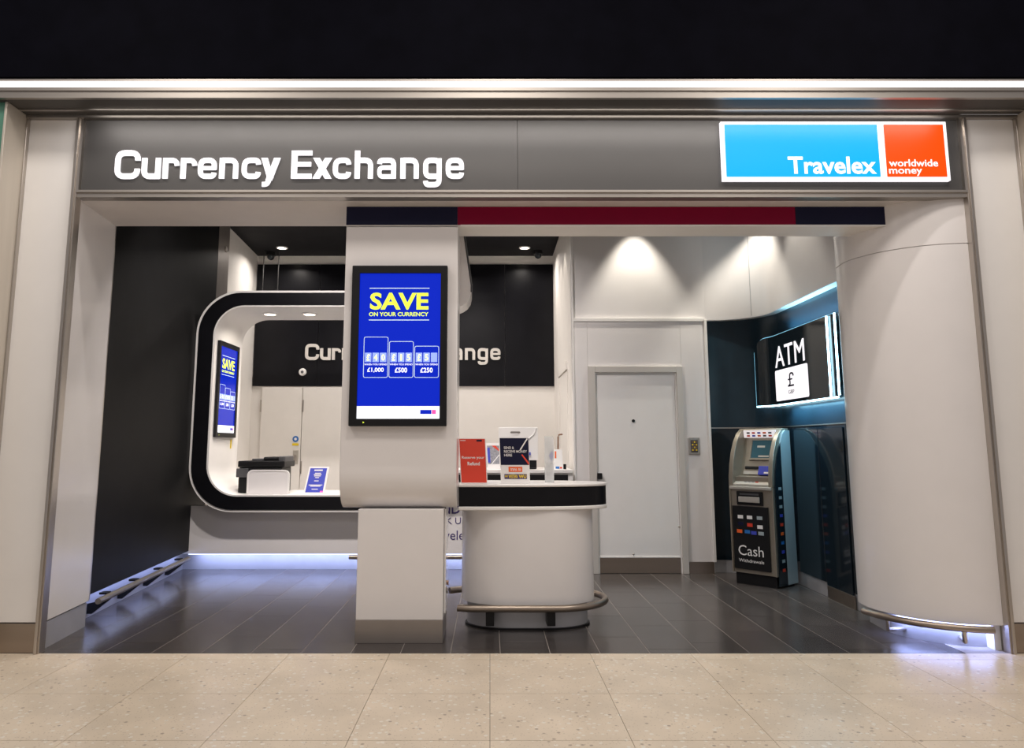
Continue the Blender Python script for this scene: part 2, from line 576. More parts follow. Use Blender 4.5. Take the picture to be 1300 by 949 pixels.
for i in range(-7, 7):
    ys = [YF - .001, 4.56] + [4.56 - .6 * k for k in range(1, 6)]
    for a, b in zip(ys[1:], ys[:-1]):
        floor_tile(fo, 'terrazzo', i * .6, i * .6 + .6, a, b)
MB().box(-4.2, 4.2, -3.0, 1.55, -.02, -.001).build('far_slabs', 'terrazzo', fo)
for i in range(-11, 10):
    x0, x1 = .062 + .3 * i, .362 + .3 * i
    x0, x1 = max(x0, -3.1), min(x1, 2.86)
    y = YF + .001
    b = YF + (.18, .48, .33, .03)[i % 4] + .06
    while y < 7.79:
        floor_tile(fs_, 'tile' if (i * 7 + int(y * 10)) % 3 else 'tile_b', x0, x1, y, min(b, 7.8), gap=.0042)
        y, b = b, b + .6

# ---- concourse bulkhead and lintel
o = MB().box(-4.6, 4.6, 4.44, 4.60, 3.545, 5.2).build('trim_1', 'black_matt')
struct(o, 'black bulkhead above the light line over the shopfront', 'bulkhead')
zl0, zl1 = aty(622, 111, 4.42)[2], aty(622, 102.5, 4.42)[2]
lb = aty(622, 124, 4.42)[2]
lin = MB()
lin.box(-4.6, 4.6, 4.42, 4.445, lb, lb + .012)
lin.box(-4.6, 4.6, 4.425, 4.44, lb + .012, zl0)
lin.box(-4.6, 4.6, 4.415, 4.44, zl0 - .022, zl0)
lin.box(-4.6, 4.6, 4.56, 4.60, lb + .012, 3.60)
lin.box(-4.6, 4.6, 4.66, 4.70, lb - .02, lb)
lo = lin.build('trim_2', 'steel_h')
struct(lo, 'stainless steel lintel profile running over the shopfront', 'lintel')
MB().box(-4.6, 4.6, 4.445, 4.66, lb + .002, lb + .010).build('soffit_plate', 'shaded_soffit', lo)
MB().box(-4.6, 4.6, 4.58, 4.60, lb - .006, lb + .002).build('soffit_rib', 'steel_h', lo)
MB().box(-4.6, 4.6, 4.415, 4.44, zl1 - .002, zl1 + .010).build('top_bead', 'steel_h', lo)
ls = MB().box(-4.6, 4.6, 4.418, 4.44, zl0 + .001, zl1 - .003).build('strip_light', 'led_white', bev=.002)
tag(ls, 'continuous bright white strip light above the steel lintel', 'strip light')
# lamp line tucked in the lintel recess, washing the sign
lamp('sign_wash', 'AREA', (.2, 4.50, lb - .008), 17, (1, .93, .87), 5.6, .02, target=(.2, 4.66, 3.1), spread=150)

# ---- flank panels, pilasters
for side, x0, x1 in (('left', -3.06, -2.735), ('right', 3.155, 3.48)):
    t = MB().box(x0, x1, 4.70, 4.80, .175, lb - .02).build('wall_' + side, 'white_glass', bev=.003)
    struct(t, 'tall pale glass panel flanking the %s of the sign' % ('green shop side' if side == 'left' else 'red logo end'), 'wall panel')
    MB().box(x0, x1, 4.695, 4.80, 0, .17).build('kick_plate', 'bronze', t, bev=.002)
for side, x0, x1 in (('left', -3.078, -3.062), ('right', 3.482, 3.498)):
    t = MB().box(x0, x1, 4.47, 4.82, 0, lb).build('trim_3', 'champ_panel', bev=.003)
    struct(t, 'stainless steel pilaster beside the %s' % ('green glazed panel' if side == 'left' else 'glass panel past the red logo'), 'pilaster')
    x = x1 - .002 if side == 'left' else x0 + .002
    MB().box(x - .012, x + .012, 4.668, 4.70, 0, lb).build('corner_bead', 'steel', t, bev=.003)
t = MB().box(-4.6, -3.080, 4.485, 4.56, 0, lb).build('wall_neighbour', 'green')
struct(t, 'green glazed panel of the neighbouring shop', 'wall panel')
t = MB().box(3.50, 4.6, 4.485, 4.56, 0, lb).build('wall_neighbour', 'white_glass')
struct(t, 'pale panel of the neighbouring shop past the steel pilaster', 'wall panel')
# steel mullions at both sides of the opening
for side, x0, x1 in (('left', -2.733, -2.698), ('right', 3.115, 3.152)):
    m_ = MB()
    m_.box(x0, x1, 4.675, 4.74, 0, lb - .02)
    m_.box(x0 + .010, x1 - .010, 4.664, 4.676, 0, lb - .02)
    t = m_.build('trim_4', 'steel', bev=.002)
    struct(t, 'thin stainless mullion at the %s edge of the shop opening' % ('black wall' if side == 'left' else 'curved white wall'), 'mullion')

# ---- soffit and interior shell
s_ = MB().box(-3.2, 3.15, 4.76, 5.377, ZS, ZS + .06)
s_.box(-3.2, 3.15, 4.80, 4.84, ZS + .06, ZC)
t = s_.build('ceiling', 'soffit')
struct(t, 'pale painted soffit just behind the shop sign', 'ceiling')
t = MB().box(-3.5, 3.6, 4.84, 10.0, ZC, ZC + .1).build('ceiling', 'ceiling')
struct(t, 'black ceiling with downlights over the back office', 'ceiling')

# left jamb
jp = [(-2.722, 4.742), (-2.782, 5.372)]
t = MB().wall(jp, .168, ZS, -.05).build('wall_left', 'white', bev=.002)
struct(t, 'white angled jamb panel between steel mullion and black wall', 'wall panel')
MB().wall([(-2.728, 4.742), (-2.79, 5.36)], 0, .16, -.05).build('kick_plate', 'plinth', t)
MB().wall([(-2.784, 5.374), (-2.7855, 5.390)], .17, ZS, -.04).build('edge_bead', 'steel', t)


def bwx(y):
    return -2.80 - (y - 5.39) * .0835


bw = [(bwx(5.392), 5.392), (bwx(8.07), 8.07)]
t = struct(MB().wall(bw, .20, ZC, -.04).build('wall_left', 'black_wall'), 'long black wall panel running back to the kiosk', 'wall')
MB().wall([(bwx(5.40) - .10, 5.40), (bwx(7.8) - .10, 7.8)], 0, .20, -.04).build('recessed_plinth', 'plinth', t)
MB().wall([(bwx(5.40) - .05, 5.40), (bwx(7.7) - .05, 7.7)], .188, .199, -.02).build('light_strip', 'led_cool', t)
lamp('plinth_glow', 'AREA', (bwx(6.5) - .055, 6.5, .186), 2.6, COOL, .04, 2.1, rot=(0, R(18), R(4.77)), spread=150)
t = MB().wall([(bwx(8.08), 8.08), (-3.07, 8.54)], 0, ZC, -.05).build('wall_left', 'pillarbase')
struct(t, 'grey return post between the black wall and white office wall', 'wall')
t = MB().wall([(-3.085, 8.55), (-3.165, 9.9)], 0, ZC, -.05).build('wall_left', 'office_wall')
struct(t, 'white side wall of the back office', 'wall')
# small round disc imitating a light reflex on the grey post
c = atx(286, 316, -3.055)
pt = thing('post_glint', 'tiny round disc imitating a light reflex on the grey return post', 'light', (c[0], c[1], c[2]))
MB().lathe([(.035, -.01), (.035, .012), (.028, .018)], (c[0], c[1], c[2]), 14, 'x').build('body', 'steel', pt, smooth=40)
MB().lathe([(.024, .018), (.018, .022)], (c[0], c[1], c[2]), 14, 'x').build('lens', 'card_white', pt)

# back office wall with black panelling
YB = 9.9
t = MB().box(-3.2, .95, YB, YB + .1, 0, ZC).build('wall_back', 'office_wall')
struct(t, 'white rear wall of the back office', 'wall')
xs = [-3.155, -2.30, -1.45, -.60, .20, .862]
for a, b in zip(xs[:-1], xs[1:]):
    MB().box(a + .002, b - .002, YB - .025, YB, 2.013, 3.666).build('panel', 'black_gloss', t, bev=.002)
sg = thing('wall_lettering', 'cream raised lettering on the black panelling of the back office', 'sign', (-1.16, YB - .025, 2.3))
sign_letters(-2.464, .147, aty(400, 457, YB)[2], YB - .026, 'letter_dim', sg, .02, cap=.212)
# back office right wall
t = MB().box(.855, .95, 7.60, YB, 0, ZC).build('wall_office', 'office_wall')
struct(t, 'white side wall behind the service door wall', 'wall')
MB().box(.848, .856, 8.2, 9.1, .0, 2.05).build('door_panel', 'office_wall', t, bev=.003)
MB().box(.835, .856, 9.1, 9.14, .0, 2.15).build('architrave', 'office_wall', t, bev=.003)
MB().box(.835, .856, 8.16, 9.14, 2.06, 2.15).build('architrave', 'office_wall', t, bev=.003)

# double door in the rear wall
d2 = thing('door_1', 'white double door under the black panelling in the back office', 'door', (-2.2, YB - .03, 0))
d2['kind'] = 'structure'
for a, b in ((-3.02, -2.485), (-2.477, -1.60)):
    MB().box(a, b, YB - .028, YB - .004, .01, 2.0).build('leaf', 'office_wall', d2, bev=.002)
for x in (-3.03, -2.47):
    for z in (.95, 1.75):
        MB().box(x - .006, x + .01, YB - .036, YB - .026, z - .08, z + .08).build('hinge', 'steel', d2)
c = aty(376, 580, YB)
MB().box(c[0] - .035, c[0] + .035, YB - .036, YB - .028, c[2] - .09, c[2] + .09).build('lock_plate', 'keys', d2, bev=.003)
MB().box(c[0] - .018, c[0] + .018, YB - .06, YB - .036, c[2] - .05, c[2] + .03).build('thumb_turn', 'steel', d2, bev=.004)
c = aty(376, 557, YB)
sgn = thing('door_sign', 'round blue mandatory disc with yellow strip on the white door', 'sign', (c[0], YB - .029, c[2]))
MB().lathe([(.04, 0), (.04, -.003)], (c[0], YB - .029, c[2]), 20, 'y').build('disc', 'blue_sign', sgn)
MB().lathe([(.018, -.003), (.018, -.005)], (c[0], YB - .029, c[2]), 14, 'y').build('pictogram', 'card_white', sgn)
MB().box(c[0] - .042, c[0] + .042, YB - .032, YB - .029, c[2] - .085, c[2] - .055).build('strip', 'yellow', sgn)
c = aty(384, 472, YB - .04)
dt = thing('alarm_sounder', 'small round white alarm on the black panelling', 'alarm', (c[0], YB - .026, c[2]))
MB().lathe([(.05, 0), (.05, -.015), (.04, -.03)], (c[0], YB - .026, c[2]), 20, 'y').build('body', 'card_white', dt, smooth=40)
MB().lathe([(.02, -.03), (.012, -.036)], (c[0], YB - .026, c[2]), 14, 'y').build('lens', 'rubber', dt)

# ---- service door wall
YD = 7.5
t = MB().box(.845, 2.20, YD + .02, YD + .1, 0, ZC).build('wall_back', 'white')
struct(t, 'white wall around the service door lit by scalloped wall washers', 'wall')
zt = 2.484
pn = MB().box(.85, .988, YD, YD + .02, .11, zt).build('panel', 'white', t, bev=.002)
MB().box(1.936, 2.178, YD, YD + .02, .11, zt).build('panel', 'white', t, bev=.002)
MB().box(.989, 1.935, YD, YD + .02, 2.026, zt).build('panel', 'white', t, bev=.002)
MB().box(.85, 2.178, YD - .012, YD + .02, zt, zt + .035).build('ledge_trim', 'corian', t, bev=.003)
MB().box(2.178, 2.205, YD - .02, YD + .02, .11, zt + .02).build('edge_strip', 'corian', t, bev=.002)
MB().box(1.945, 2.185, YD - .004, YD + .02, 0, .108).build('kick_plate', 'bronze', t)
MB().box(.835, .852, YD - .015, YD + .1, 0, ZC).build('corner_strip', 'corian', t, bev=.003)
d1 = thing('door_2', 'closed white flush service door with metal kick plate and spyhole', 'door', (1.46, YD, 0))
d1['kind'] = 'structure'
fr = MB()
fr.box(.988, 1.058, YD - .03, YD + .02, 0, 2.024)
fr.box(1.876, 1.936, YD - .03, YD + .02, 0, 2.024)
fr.box(1.058, 1.876, YD - .03, YD + .02, 1.962, 2.024)
fr.build('frame', 'satin', d1, bev=.004)
fr = MB()
fr.box(1.058, 1.072, YD - .012, YD + .02, 0, 1.962)
fr.box(1.862, 1.876, YD - .012, YD + .02, 0, 1.962)
fr.box(1.072, 1.862, YD - .012, YD + .02, 1.948, 1.962)
fr.build('door_stop', 'corian', d1, bev=.002)
MB().box(1.074, 1.86, YD, YD + .02, .01, 1.946).build('leaf', 'white_glass', d1, bev=.002)
MB().box(1.074, 1.86, YD - .006, YD + .0, .004, .148).build('kick_plate', 'bronze', d1, bev=.001)
MB().box(1.074, 1.86, YD - .009, YD + .0, .150, .163).build('kick_trim', 'corian', d1, bev=.002)
c = aty(804, 534, YD)
MB().lathe([(.016, 0), (.016, -.008), (.010, -.010)], (c[0], YD - .001, c[2]), 14, 'y').build('spyhole', 'plastic', d1)
c = aty(761, 604, YD)
MB().box(c[0] - .022, c[0] + .022, YD - .05, YD - .001, c[2] - .03, c[2] + .03).build('latch', 'plastic', d1, bev=.005)
for px, py in ((804, 703), (862, 668)):
    c = aty(px, py, YD)
    MB().lathe([(.010, 0), (.010, -.006), (.004, -.010)], (c[0], YD - .009, c[2]), 10, 'y').build('stud', 'steel', d1)
c = aty(881, 566, YD)
kp = thing('keypad', 'small wall keypad with lit buttons beside the service door', 'keypad', (c[0], YD - .001, c[2] - .09))
MB().box(c[0] - .055, c[0] + .055, YD - .012, YD - .001, c[2] - .085, c[2] + .085).build('back_plate', 'steel', kp, bev=.004)
MB().box(c[0] - .034, c[0] + .034, YD - .024, YD - .012, c[2] - .062, c[2] + .062).build('body', 'rubber', kp, bev=.004)
for i in range(4):
    for j in range(3):
        x, z = c[0] - .019 + .019 * j, c[2] + .04 - .026 * i
        MB().box(x - .006, x + .006, YD - .028, YD - .024, z - .008, z + .008).build('button', 'yellow' if (i + j) % 2 else 'copper', kp)

# ---- right side: upper white wall curving round, black alcove below, white drum at the front
lip = [(2.20, 7.52)] + arc((2.24, 7.05), .465, 90, 0, 12) + [(2.70, 6.2), (2.69, 5.60)]
t = MB().wall(lip, 2.50, ZC, -.05).build('wall_right', 'white', smooth=30)
struct(t, 'upper white wall curving above the cash machine alcove', 'wall')
i0 = 8
MB().wall([(lip[i0][0] - .002, lip[i0][1] - .002), (lip[i0 + 1][0] - .002, lip[i0 + 1][1] - .002)], 2.52, ZC, .001)
alc = [(2.206, 7.565)] + arc((2.27, 7.055), .51, 90, 0, 16) + [(2.782, 6.30), (2.782, 5.55)]
off = [lip[0], lip[-1]]
sf = MB()
lo_ = offset(lip, -.004)
up_ = [(2.206, 7.6)] + arc((2.27, 7.06), .535, 90, 0, 12) + [(2.81, 6.2), (2.81, 5.6)]
n = len(lo_)
sf.add([(*p, 2.497) for p in lo_] + [(*p, 2.497) for p in up_] + [(*p, 2.515) for p in lo_] + [(*p, 2.515) for p in up_],
       [(i, i + 1, n + i + 1, n + i) for i in range(n - 1)] + [(2 * n + i, 3 * n + i, 3 * n + i + 1, 2 * n + i + 1) for i in range(n - 1)] +
       [(i, 2 * n + i, 2 * n + i + 1, i + 1) for i in range(n - 1)])
sf.build('alcove_soffit', 'corian', t)
al = MB().wall(alc, .12, 1.405, -.02).build('wall_alcove', 'black_glass', smooth=30)
struct(al, 'dark glossy curved alcove wall around the cash machine', 'wall')
MB().wall(alc, 1.412, 2.50, -.02).build('upper_panel', 'alcove', al, smooth=30)
MB().wall(offset(alc, .004), 1.403, 1.413, -.02).build('seam_bead', 'steel_h', al)
MB().wall(offset(alc, -.006), 0, .12, -.02).build('plinth', 'plinth', al)
MB().box(2.768, 2.781, 5.90, 6.34, .10, 1.38).build('panel', 'black_glass', al, bev=.003)
MB().box(2.772, 2.781, 6.36, 6.92, .12, 1.38).build('panel', 'black_glass', al, bev=.003)
MB().box(2.766, 2.781, 5.60, 5.86, .12, 1.40).build('panel', 'black_glass', al, bev=.003)
MB().box(2.764, 2.780, 5.88, 6.33, .0, .10).build('panel', 'bronze', al, bev=.002)

# front white drum
DC, DR = (3.115, 5.285), .535
drum = [(3.115, 4.75)] + arc(DC, DR, 268, 184, 18) + [(2.60, 5.40), (2.692, 5.597)]
t = MB().wall(drum, .155, 2.535, -.03).build('wall_drum', 'white', smooth=30)
struct(t, 'glossy white curved wall between the right mullion and cash machine alcove', 'wall')
MB().wall(drum, 2.541, ZS, -.03).build('upper_band', 'white', t, smooth=30)
MB().wall(offset(drum, .0035), .150, .165, -.02).build('bottom_bead', 'corian', t, smooth=30)
MB().wall(offset(drum, .002), 2.535, 2.541, -.02).build('seam_bead', 'corian', t, smooth=30)
pl_ = arc((3.115, 5.285), .42, 268, 184, 14) + [(2.72, 5.5)]
MB().wall(pl_, 0, .15, -.03).build('recessed_plinth', 'plinth', t, smooth=30)
MB().wall(arc(DC, .485, 268, 190, 14), .139, .149, -.018).build('light_strip', 'led_cool', t)
MB().wall([(2.692, 5.60), (2.80, 5.60)], .12, ZC, .02).build('end_return', 'white', t)
MB().wall([(3.118, 4.76), (3.14, 5.9)], 0, ZC, -.04).build('back_panel', 'white_satin', t)
for a in (262, 248, 234, 220, 206):
    lamp('plinth_glow', 'AREA', (DC[0] + .476 * math.cos(R(a)), DC[1] + .476 * math.sin(R(a)), .137), .62, COOL, .12, .02,
         target=(DC[0] + .44 * math.cos(R(a)), DC[1] + .44 * math.sin(R(a)), 0))
# panel seam of the upper curved wall
MB().wall([(lip[8][0] - .002, lip[8][1] - .0015), (lip[8][0] + .003, lip[8][1] - .0055)], 2.515, ZC, .0015).build('seam', 'plinth', bpy.data.objects['wall_right.001'] if 'wall_right.001' in bpy.data.objects else t)

# curved bump rail in front of the drum
rp = arc(DC, DR + .075, 262, 187, 20)
br = thing('bump_rail', 'curved steel bump rail in front of the white curved wall', 'rail', (2.7, 4.9, 0))
MB().tube([(*p, .135) for p in rp], .021, 12).build('tube', 'bronze', br, smooth=50)
for k in (4, 15):
    p, q = Vector((*rp[k], .135)), Vector((*arc(DC, .43, 262, 187, 20)[k], .05))
    MB().tube([p, (p.x, p.y, .06), q], .014, 8).build('bracket', 'steel', br, smooth=50)

# straight bump rail on the black wall
rl = thing('bump_rail', 'straight steel bump rail along the foot of the black wall', 'rail', (-2.8, 6.4, 0))
A, B = Vector((bwx(5.42) + .06, 5.42, .155)), Vector((bwx(7.42) + .06, 7.42, .155))
MB().tube([A, B], .021, 12).build('tube', 'steel_h', rl, smooth=50)
for k in range(4):
    p = A.lerp(B, .1 + .27 * k)
    m_ = MB().prism([(p.x + .01, .135), (p.x - .155, .10), (p.x - .155, .03), (p.x - .12, .03), (p.x - .02, .11)], lambda q, d: (q[0], d, q[1]), p.y - .012, p.y + .012)
    m_.build('bracket', 'plastic', rl)
    MB().box(p.x - .065, p.x - .01, p.y - .03, p.y + .03, .168, .182).build('clamp', 'plastic', rl)

# ================================================================== SIGN OVER THE SHOPFRONT
sg = thing('fascia_sign', 'long grey shop sign with lit white lettering under the lintel', 'sign', (.2, 4.70, 2.84))
zb, ztop = 2.885, 3.425
xm = aty(657, 190, 4.70)[0]
for a, b in ((-2.690, xm - .001), (xm + .001, 3.108)):
    MB().box(a, b, 4.70, 4.76, zb, ztop).build('panel', 'signgrey', sg, bev=.001)
fm = MB().box(-2.698, 3.115, 4.672, 4.76, ztop, ztop + .014).build('top_frame', 'steel_h', sg, bev=.002)
fm = MB()
fm.prism([(4.672, 2.883), (4.672, 2.868), (4.684, 2.862), (4.684, 2.838), (4.76, 2.838), (4.76, 2.883)], YZ, -2.698, 3.115)
fm.build('bottom_frame', 'steel_h', sg)
for x in (-2.698, 3.101):
    MB().box(x, x + .014, 4.672, 4.705, zb - .002, ztop + .002).build('side_frame', 'steel', sg)
xa, xb = aty(144.5, 226, 4.69)[0], aty(590, 226, 4.69)[0]
sign_letters(xa, xb, aty(366, 226.3, 4.69)[2], 4.699, 'letter', sg, .010, cap=aty(366, 191, 4.69)[2] - aty(366, 226.3, 4.69)[2])
# logo light box
lbx = thing('logo_lightbox', 'lit cyan and orange logo light box at the end of the sign', 'sign', (2.2, 4.70, 2.93))
x0, x1 = aty(916, 190, 4.67)[0], aty(1203.5, 190, 4.67)[0]
z0, z1 = aty(1060, 229, 4.67)[2], aty(1060, 154.5, 4.67)[2]
MB().box(x0, x1, 4.668, 4.699, z0, z1).build('white_face', 'letter', lbx, bev=.002)
xs0, xs1, xs2 = aty(1115, 190, 4.67)[0], aty(1123.5, 190, 4.67)[0], aty(1199, 190, 4.67)[0]
za, zb_ = aty(1060, 224.5, 4.67)[2], aty(1060, 158.5, 4.67)[2]
fp = xzmap(4.668)
MB().box(x0 + .024, xs0, 4.664, 4.668, za, zb_).build('cyan_field', 'cyan', lbx)
MB().box(xs1, xs2, 4.664, 4.668, za, zb_).build('orange_field', 'orange', lbx)
f2 = xzmap(4.664)
txt('wordmark', 'Travelex', f2, aty(1001, 215, 4.66)[0], aty(1113, 215, 4.66)[0], aty(1060, 220.5, 4.66)[2], 'letter', lbx, bold=.022, depth=.002, z1=aty(1060, 198.5, 4.66)[2])
txt('tagline', 'worldwide', f2, aty(1129, 207, 4.66)[0], aty(1191, 207, 4.66)[0], aty(1160, 211, 4.66)[2], 'letter', lbx, bold=.010, depth=.002, z1=aty(1160, 202, 4.66)[2])
txt('tagline', 'money', f2, aty(1129, 217, 4.66)[0], aty(1171, 217, 4.66)[0], aty(1160, 223, 4.66)[2], 'letter', lbx, bold=.010, depth=.002, z1=aty(1160, 214, 4.66)[2])
# loose cable drooping from the lintel
pa, pb = aty(119, 129, 4.64), aty(178, 129, 4.64)
cp_ = [Vector(pa).lerp(Vector(pb), k / 14) + Vector((0, 0, -.052 * (1 - ((k - 7) / 7) ** 2))) for k in range(15)]
tag(MB().tube(cp_, .004, 6).build('loose_cable', 'cable', smooth=60), 'thin black cable drooping from the lintel above the sign', 'cable')

# ================================================================== HEADER BEAM AND DISPLAY PILLAR
YH = 4.91
hb = MB().box(-.979, 3.018, YH + .006, 5.165, 2.712, ZS).build('trim_5', 'white_satin')
struct(hb, 'white header beam faced with navy and crimson boards', 'beam')
for a, b, m_ in ((-.979, -.221, 'navy'), (-.221, 2.082, 'crimson'), (2.082, 3.018, 'navy')):
    MB().box(a + .0005, b - .0005, YH, YH + .008, 2.720, ZS - .004).build('panel', m_, hb)
MB().box(-.2, 3.018, YH - .003, YH + .008, 2.710, 2.7195).build('lower_bead', 'corian', hb)

pil = thing('display_pillar', 'white freestanding pillar with curved upper housing holding a screen', 'pillar', (-.6, 5.05, 0))
PX0, PX1 = -.977, -.217
prof = [(YH, 2.708), (YH, 1.03)]
# housing: straight front whose foot sweeps back under
hp = [(5.27, 2.708), (4.91, 2.708), (4.91, 1.06)] + [(4.91 + .17 * (1 - math.cos(R(a))), 1.06 - .235 * math.sin(R(a))) for a in range(9, 91, 9)] + [(5.27, .825)]
MB().prism(hp, YZ, PX0, PX1).build('housing', 'white', pil, bev=.006, smooth=30)
MB().box(-.851, -.300, 4.925, 5.30, .14, .826).build('pedestal', 'white', pil, bev=.003)
MB().box(-.853, -.298, 4.920, 5.305, 0, .14).build('kick_plate', 'pillarbase', pil, bev=.002)
MB().box(-.2985, -.288, 5.02, 5.28, .16, .82).build('side_cover', 'white_glass', pil, bev=.003)
MB().lathe([(.016, 0), (.016, .01)], (-.288, 5.2, .32), 12, 'x').build('fixing', 'copper', pil)
# side fin behind the housing
pf = [aty(u, v, 5.28) for u, v in ((580, 299), (588.5, 299), (598, 362), (598, 371), (596.5, 378), (592.5, 384), (587, 388), (580, 391))]
pf = [(p[0], p[2]) for p in pf]
MB().prism(pf, XZ, 5.275, 5.55).build('side_fin', 'white', pil, bev=.003)
e0, e1, e2 = [aty(u, v, 5.28) for u, v in ((588.5, 297), (598, 362), (598, 371))]
MB().tube([(e0[0] + .006, 5.275, e0[2]), (e1[0] + .004, 5.275, e1[2]), (e2[0] + .004, 5.275, e2[2])], .007, 8).build('fin_edge', 'rubber', pil)


def advert_screen(root, w, h, to3, tilt=None, small=False):
    """portrait advert display: local 2D frame 0..w, 0..h"""
    bz = .030
    d0, d1 = 0.0, .045
    ou, inn = rrect(0, w, 0, h, .006, 2), rrect(.050 * w / .636, w - .045 * w / .636, .048, h - .05, .002, 2)
    MB().ring(ou, inn, to3, d0, d1).build('bezel', 'plastic', root)
    MB().prism([(0.005, 0.005), (w - .005, .005), (w - .005, h - .005), (.005, h - .005)], to3, 0, .028).build('display', 'screen', root)
    L, Rg, Bt, Tp = .050 * w / .636, w - .045 * w / .636, .048, h - .05
    iw, ih = Rg - L, Tp - Bt
    X = lambda f: L + iw * f
    Z = lambda f: Bt + ih * f

    def rect(nm, a, b, c_, d, m_, z=.029):
        return MB().prism([(X(a), Z(c_)), (X(b), Z(c_)), (X(b), Z(d)), (X(a), Z(d))], to3, .028, z).build(nm, m_, root)
    tm = lambda p, d: to3(p, d + .0295)
    rect('footer', 0, 1, 0, .085, 'screen_white')
    rect('rule', .12, .86, .893, .899, 'screen_line')
    rect('rule', .12, .86, .671, .677, 'screen_line')
    txt('headline', 'SAVE', tm, X(.13), X(.85), Z(.745), 'screen_lime', root, bold=.03, depth=.001, z1=Z(.865))
    txt('subhead', 'ON YOUR CURRENCY', tm, X(.12), X(.85), Z(.70), 'screen_lime', root, bold=.022, depth=.001, z1=Z(.728))
    for (a, b, top, dg_, amount) in ((.065, .365, .558, '£40', '£1,000'), (.375, .675, .527, '£15', '£500'), (.685, .985, .495, '£5 ', '£250')):
        o_, i_ = rrect(X(a), X(b), Z(.277), Z(top), .012, 3), rrect(X(a) + .004, X(b) - .004, Z(.277) + .004, Z(top) - .004, .009, 3)
        MB().ring(o_, i_, to3, .028, .0292).build('offer_frame', 'screen_line', root)
        for k in range(3):
            q0 = a + .018 + k * .0915
            rect('digit_tile', q0, q0 + .078, .384, .448, 'screen_tile')
            if dg_[k] == '£':
                pound('digit', tm, X(q0 + .018), X(q0 + .060), Z(.394), Z(.437), 'screen_yellow', root, w=24)
            elif dg_[k] != ' ':
                txt('digit', dg_[k], tm, X(q0 + (.028 if dg_[k] == '1' else .018)), X(q0 + (.050 if dg_[k] == '1' else .060)), Z(.394), 'screen_yellow', root, bold=.02, depth=.001, z1=Z(.437))
        txt('caption', 'WHEN YOU SPEND', tm, X(a + .012), X(b - .012), Z(.362), 'screen_white', root, bold=.012, depth=.001, z1=Z(.374))
        wd = .20 if len(amount) > 4 else .15
        txt('amount', amount, tm, X((a + b) / 2 - wd / 2), X((a + b) / 2 + wd / 2), Z(.312), 'screen_white', root, bold=.02, depth=.001, z1=Z(.346))
    MB().prism([(X(.08), .018), (X(.10), .024), (X(.08), .030)], to3, .045, .046).build('status_light', 'screen_lime', root)
    rect('logo', .765, .90, .032, .060, 'screen', .0296)
    rect('logo_end', .905, .955, .032, .060, 'screen_pink', .0296)


ds = thing('advert_screen', 'portrait blue advert screen with lime headline on the white pillar', 'screen', (-.6, YH, 1.36))
advert_screen(ds, .636, 1.066, lambda p, d: (-.919 + p[0], YH - .001 - d, 1.358 + p[1]))
KX0_IN = -2.778
sl = thing('advert_screen', 'small blue advert screen on the inner side of the kiosk surround', 'screen', (-2.83, 7.8, 1.3))
s0, s1, s2, s3 = atx(273.5, 432, -2.80), atx(299.5, 440.5, -2.80), atx(293, 554, -2.80), atx(267.5, 556, -2.80)
sy0, sy1 = (s0[1] + s3[1]) / 2, (s1[1] + s2[1]) / 2
sz0, sz1 = (s3[2] + s2[2]) / 2, (s0[2] + s1[2]) / 2
SXS = KX0_IN + .001
advert_screen(sl, sy1 - sy0, sz1 - sz0, lambda p, d: (SXS + d * .6, sy0 + p[0], sz0 + p[1]))

# ================================================================== KIOSK: SURROUND, WALL, REAR COUNTER
YK = 7.45
KX0, KX1, KZ0, KZ1 = -2.968, -.42, .588, 2.795
ks = thing('kiosk_surround', 'rounded white kiosk window surround with a black front band', 'kiosk', (-1.7, YK, KZ0))
OUT = rrect(KX0, KX1, KZ0, KZ1, .44, 12)
INN = rrect(KX0 + .19, KX1 - .19, KZ0 + .165, KZ1 - .165, .29, 12)
MB().ring(OUT, INN, XZ, YK, 8.28).build('shell', 'corian', ks, smooth=40)
MB().ring(rrect(KX0 + .024, KX1 - .024, KZ0 + .022, KZ1 - .022, .42, 12), rrect(KX0 + .172, KX1 - .172, KZ0 + .150, KZ1 - .150, .31, 12), XZ, YK - .006, YK + .01).build('front_band', 'black_gloss', ks, smooth=40)
IZT = KZ1 - .165
DESK = KZ0 + .165


def downlight(x, y, z, label, r=.05, group='ceiling downlights', power=0, spread=130):
    t = thing('downlight', label, 'light', (x, y, z - .012), 0, group)
    o_ = [(r * 1.35 * math.cos(2 * math.pi * k / 20) + x, r * 1.35 * math.sin(2 * math.pi * k / 20) + y) for k in range(20)]
    i_ = [(r * math.cos(2 * math.pi * k / 20) + x, r * math.sin(2 * math.pi * k / 20) + y) for k in range(20)]
    MB().ring(o_, i_, XY, z - .012, z).build('trim_ring', 'corian', t)
    MB().prism(i_, XY, z - .006, z - .001).build('lens', 'lampglass', t)
    if power:
        lamp('downlight_beam', 'AREA', (x, y, z - .014), power, (1, .9, .78), r * 1.6, rot=(0, 0, 0), spread=spread)
    return t


for u, near in ((343, 'towards the side screen'), (393, 'towards the white pillar')):
    c = fl(u, 398, IZT)
    downlight(c[0], c[1], IZT, 'recessed downlight in the kiosk surround ceiling ' + near, .06, 'kiosk downlights', 7, 140)
c = fl(358, 314, ZC)
downlight(c[0], c[1], ZC, 'downlight in the black ceiling beside the hanging cables', .055)
c = fl(666, 314, ZC)
downlight(c[0], c[1], ZC, 'downlight in the black ceiling near the white office side wall', .055)


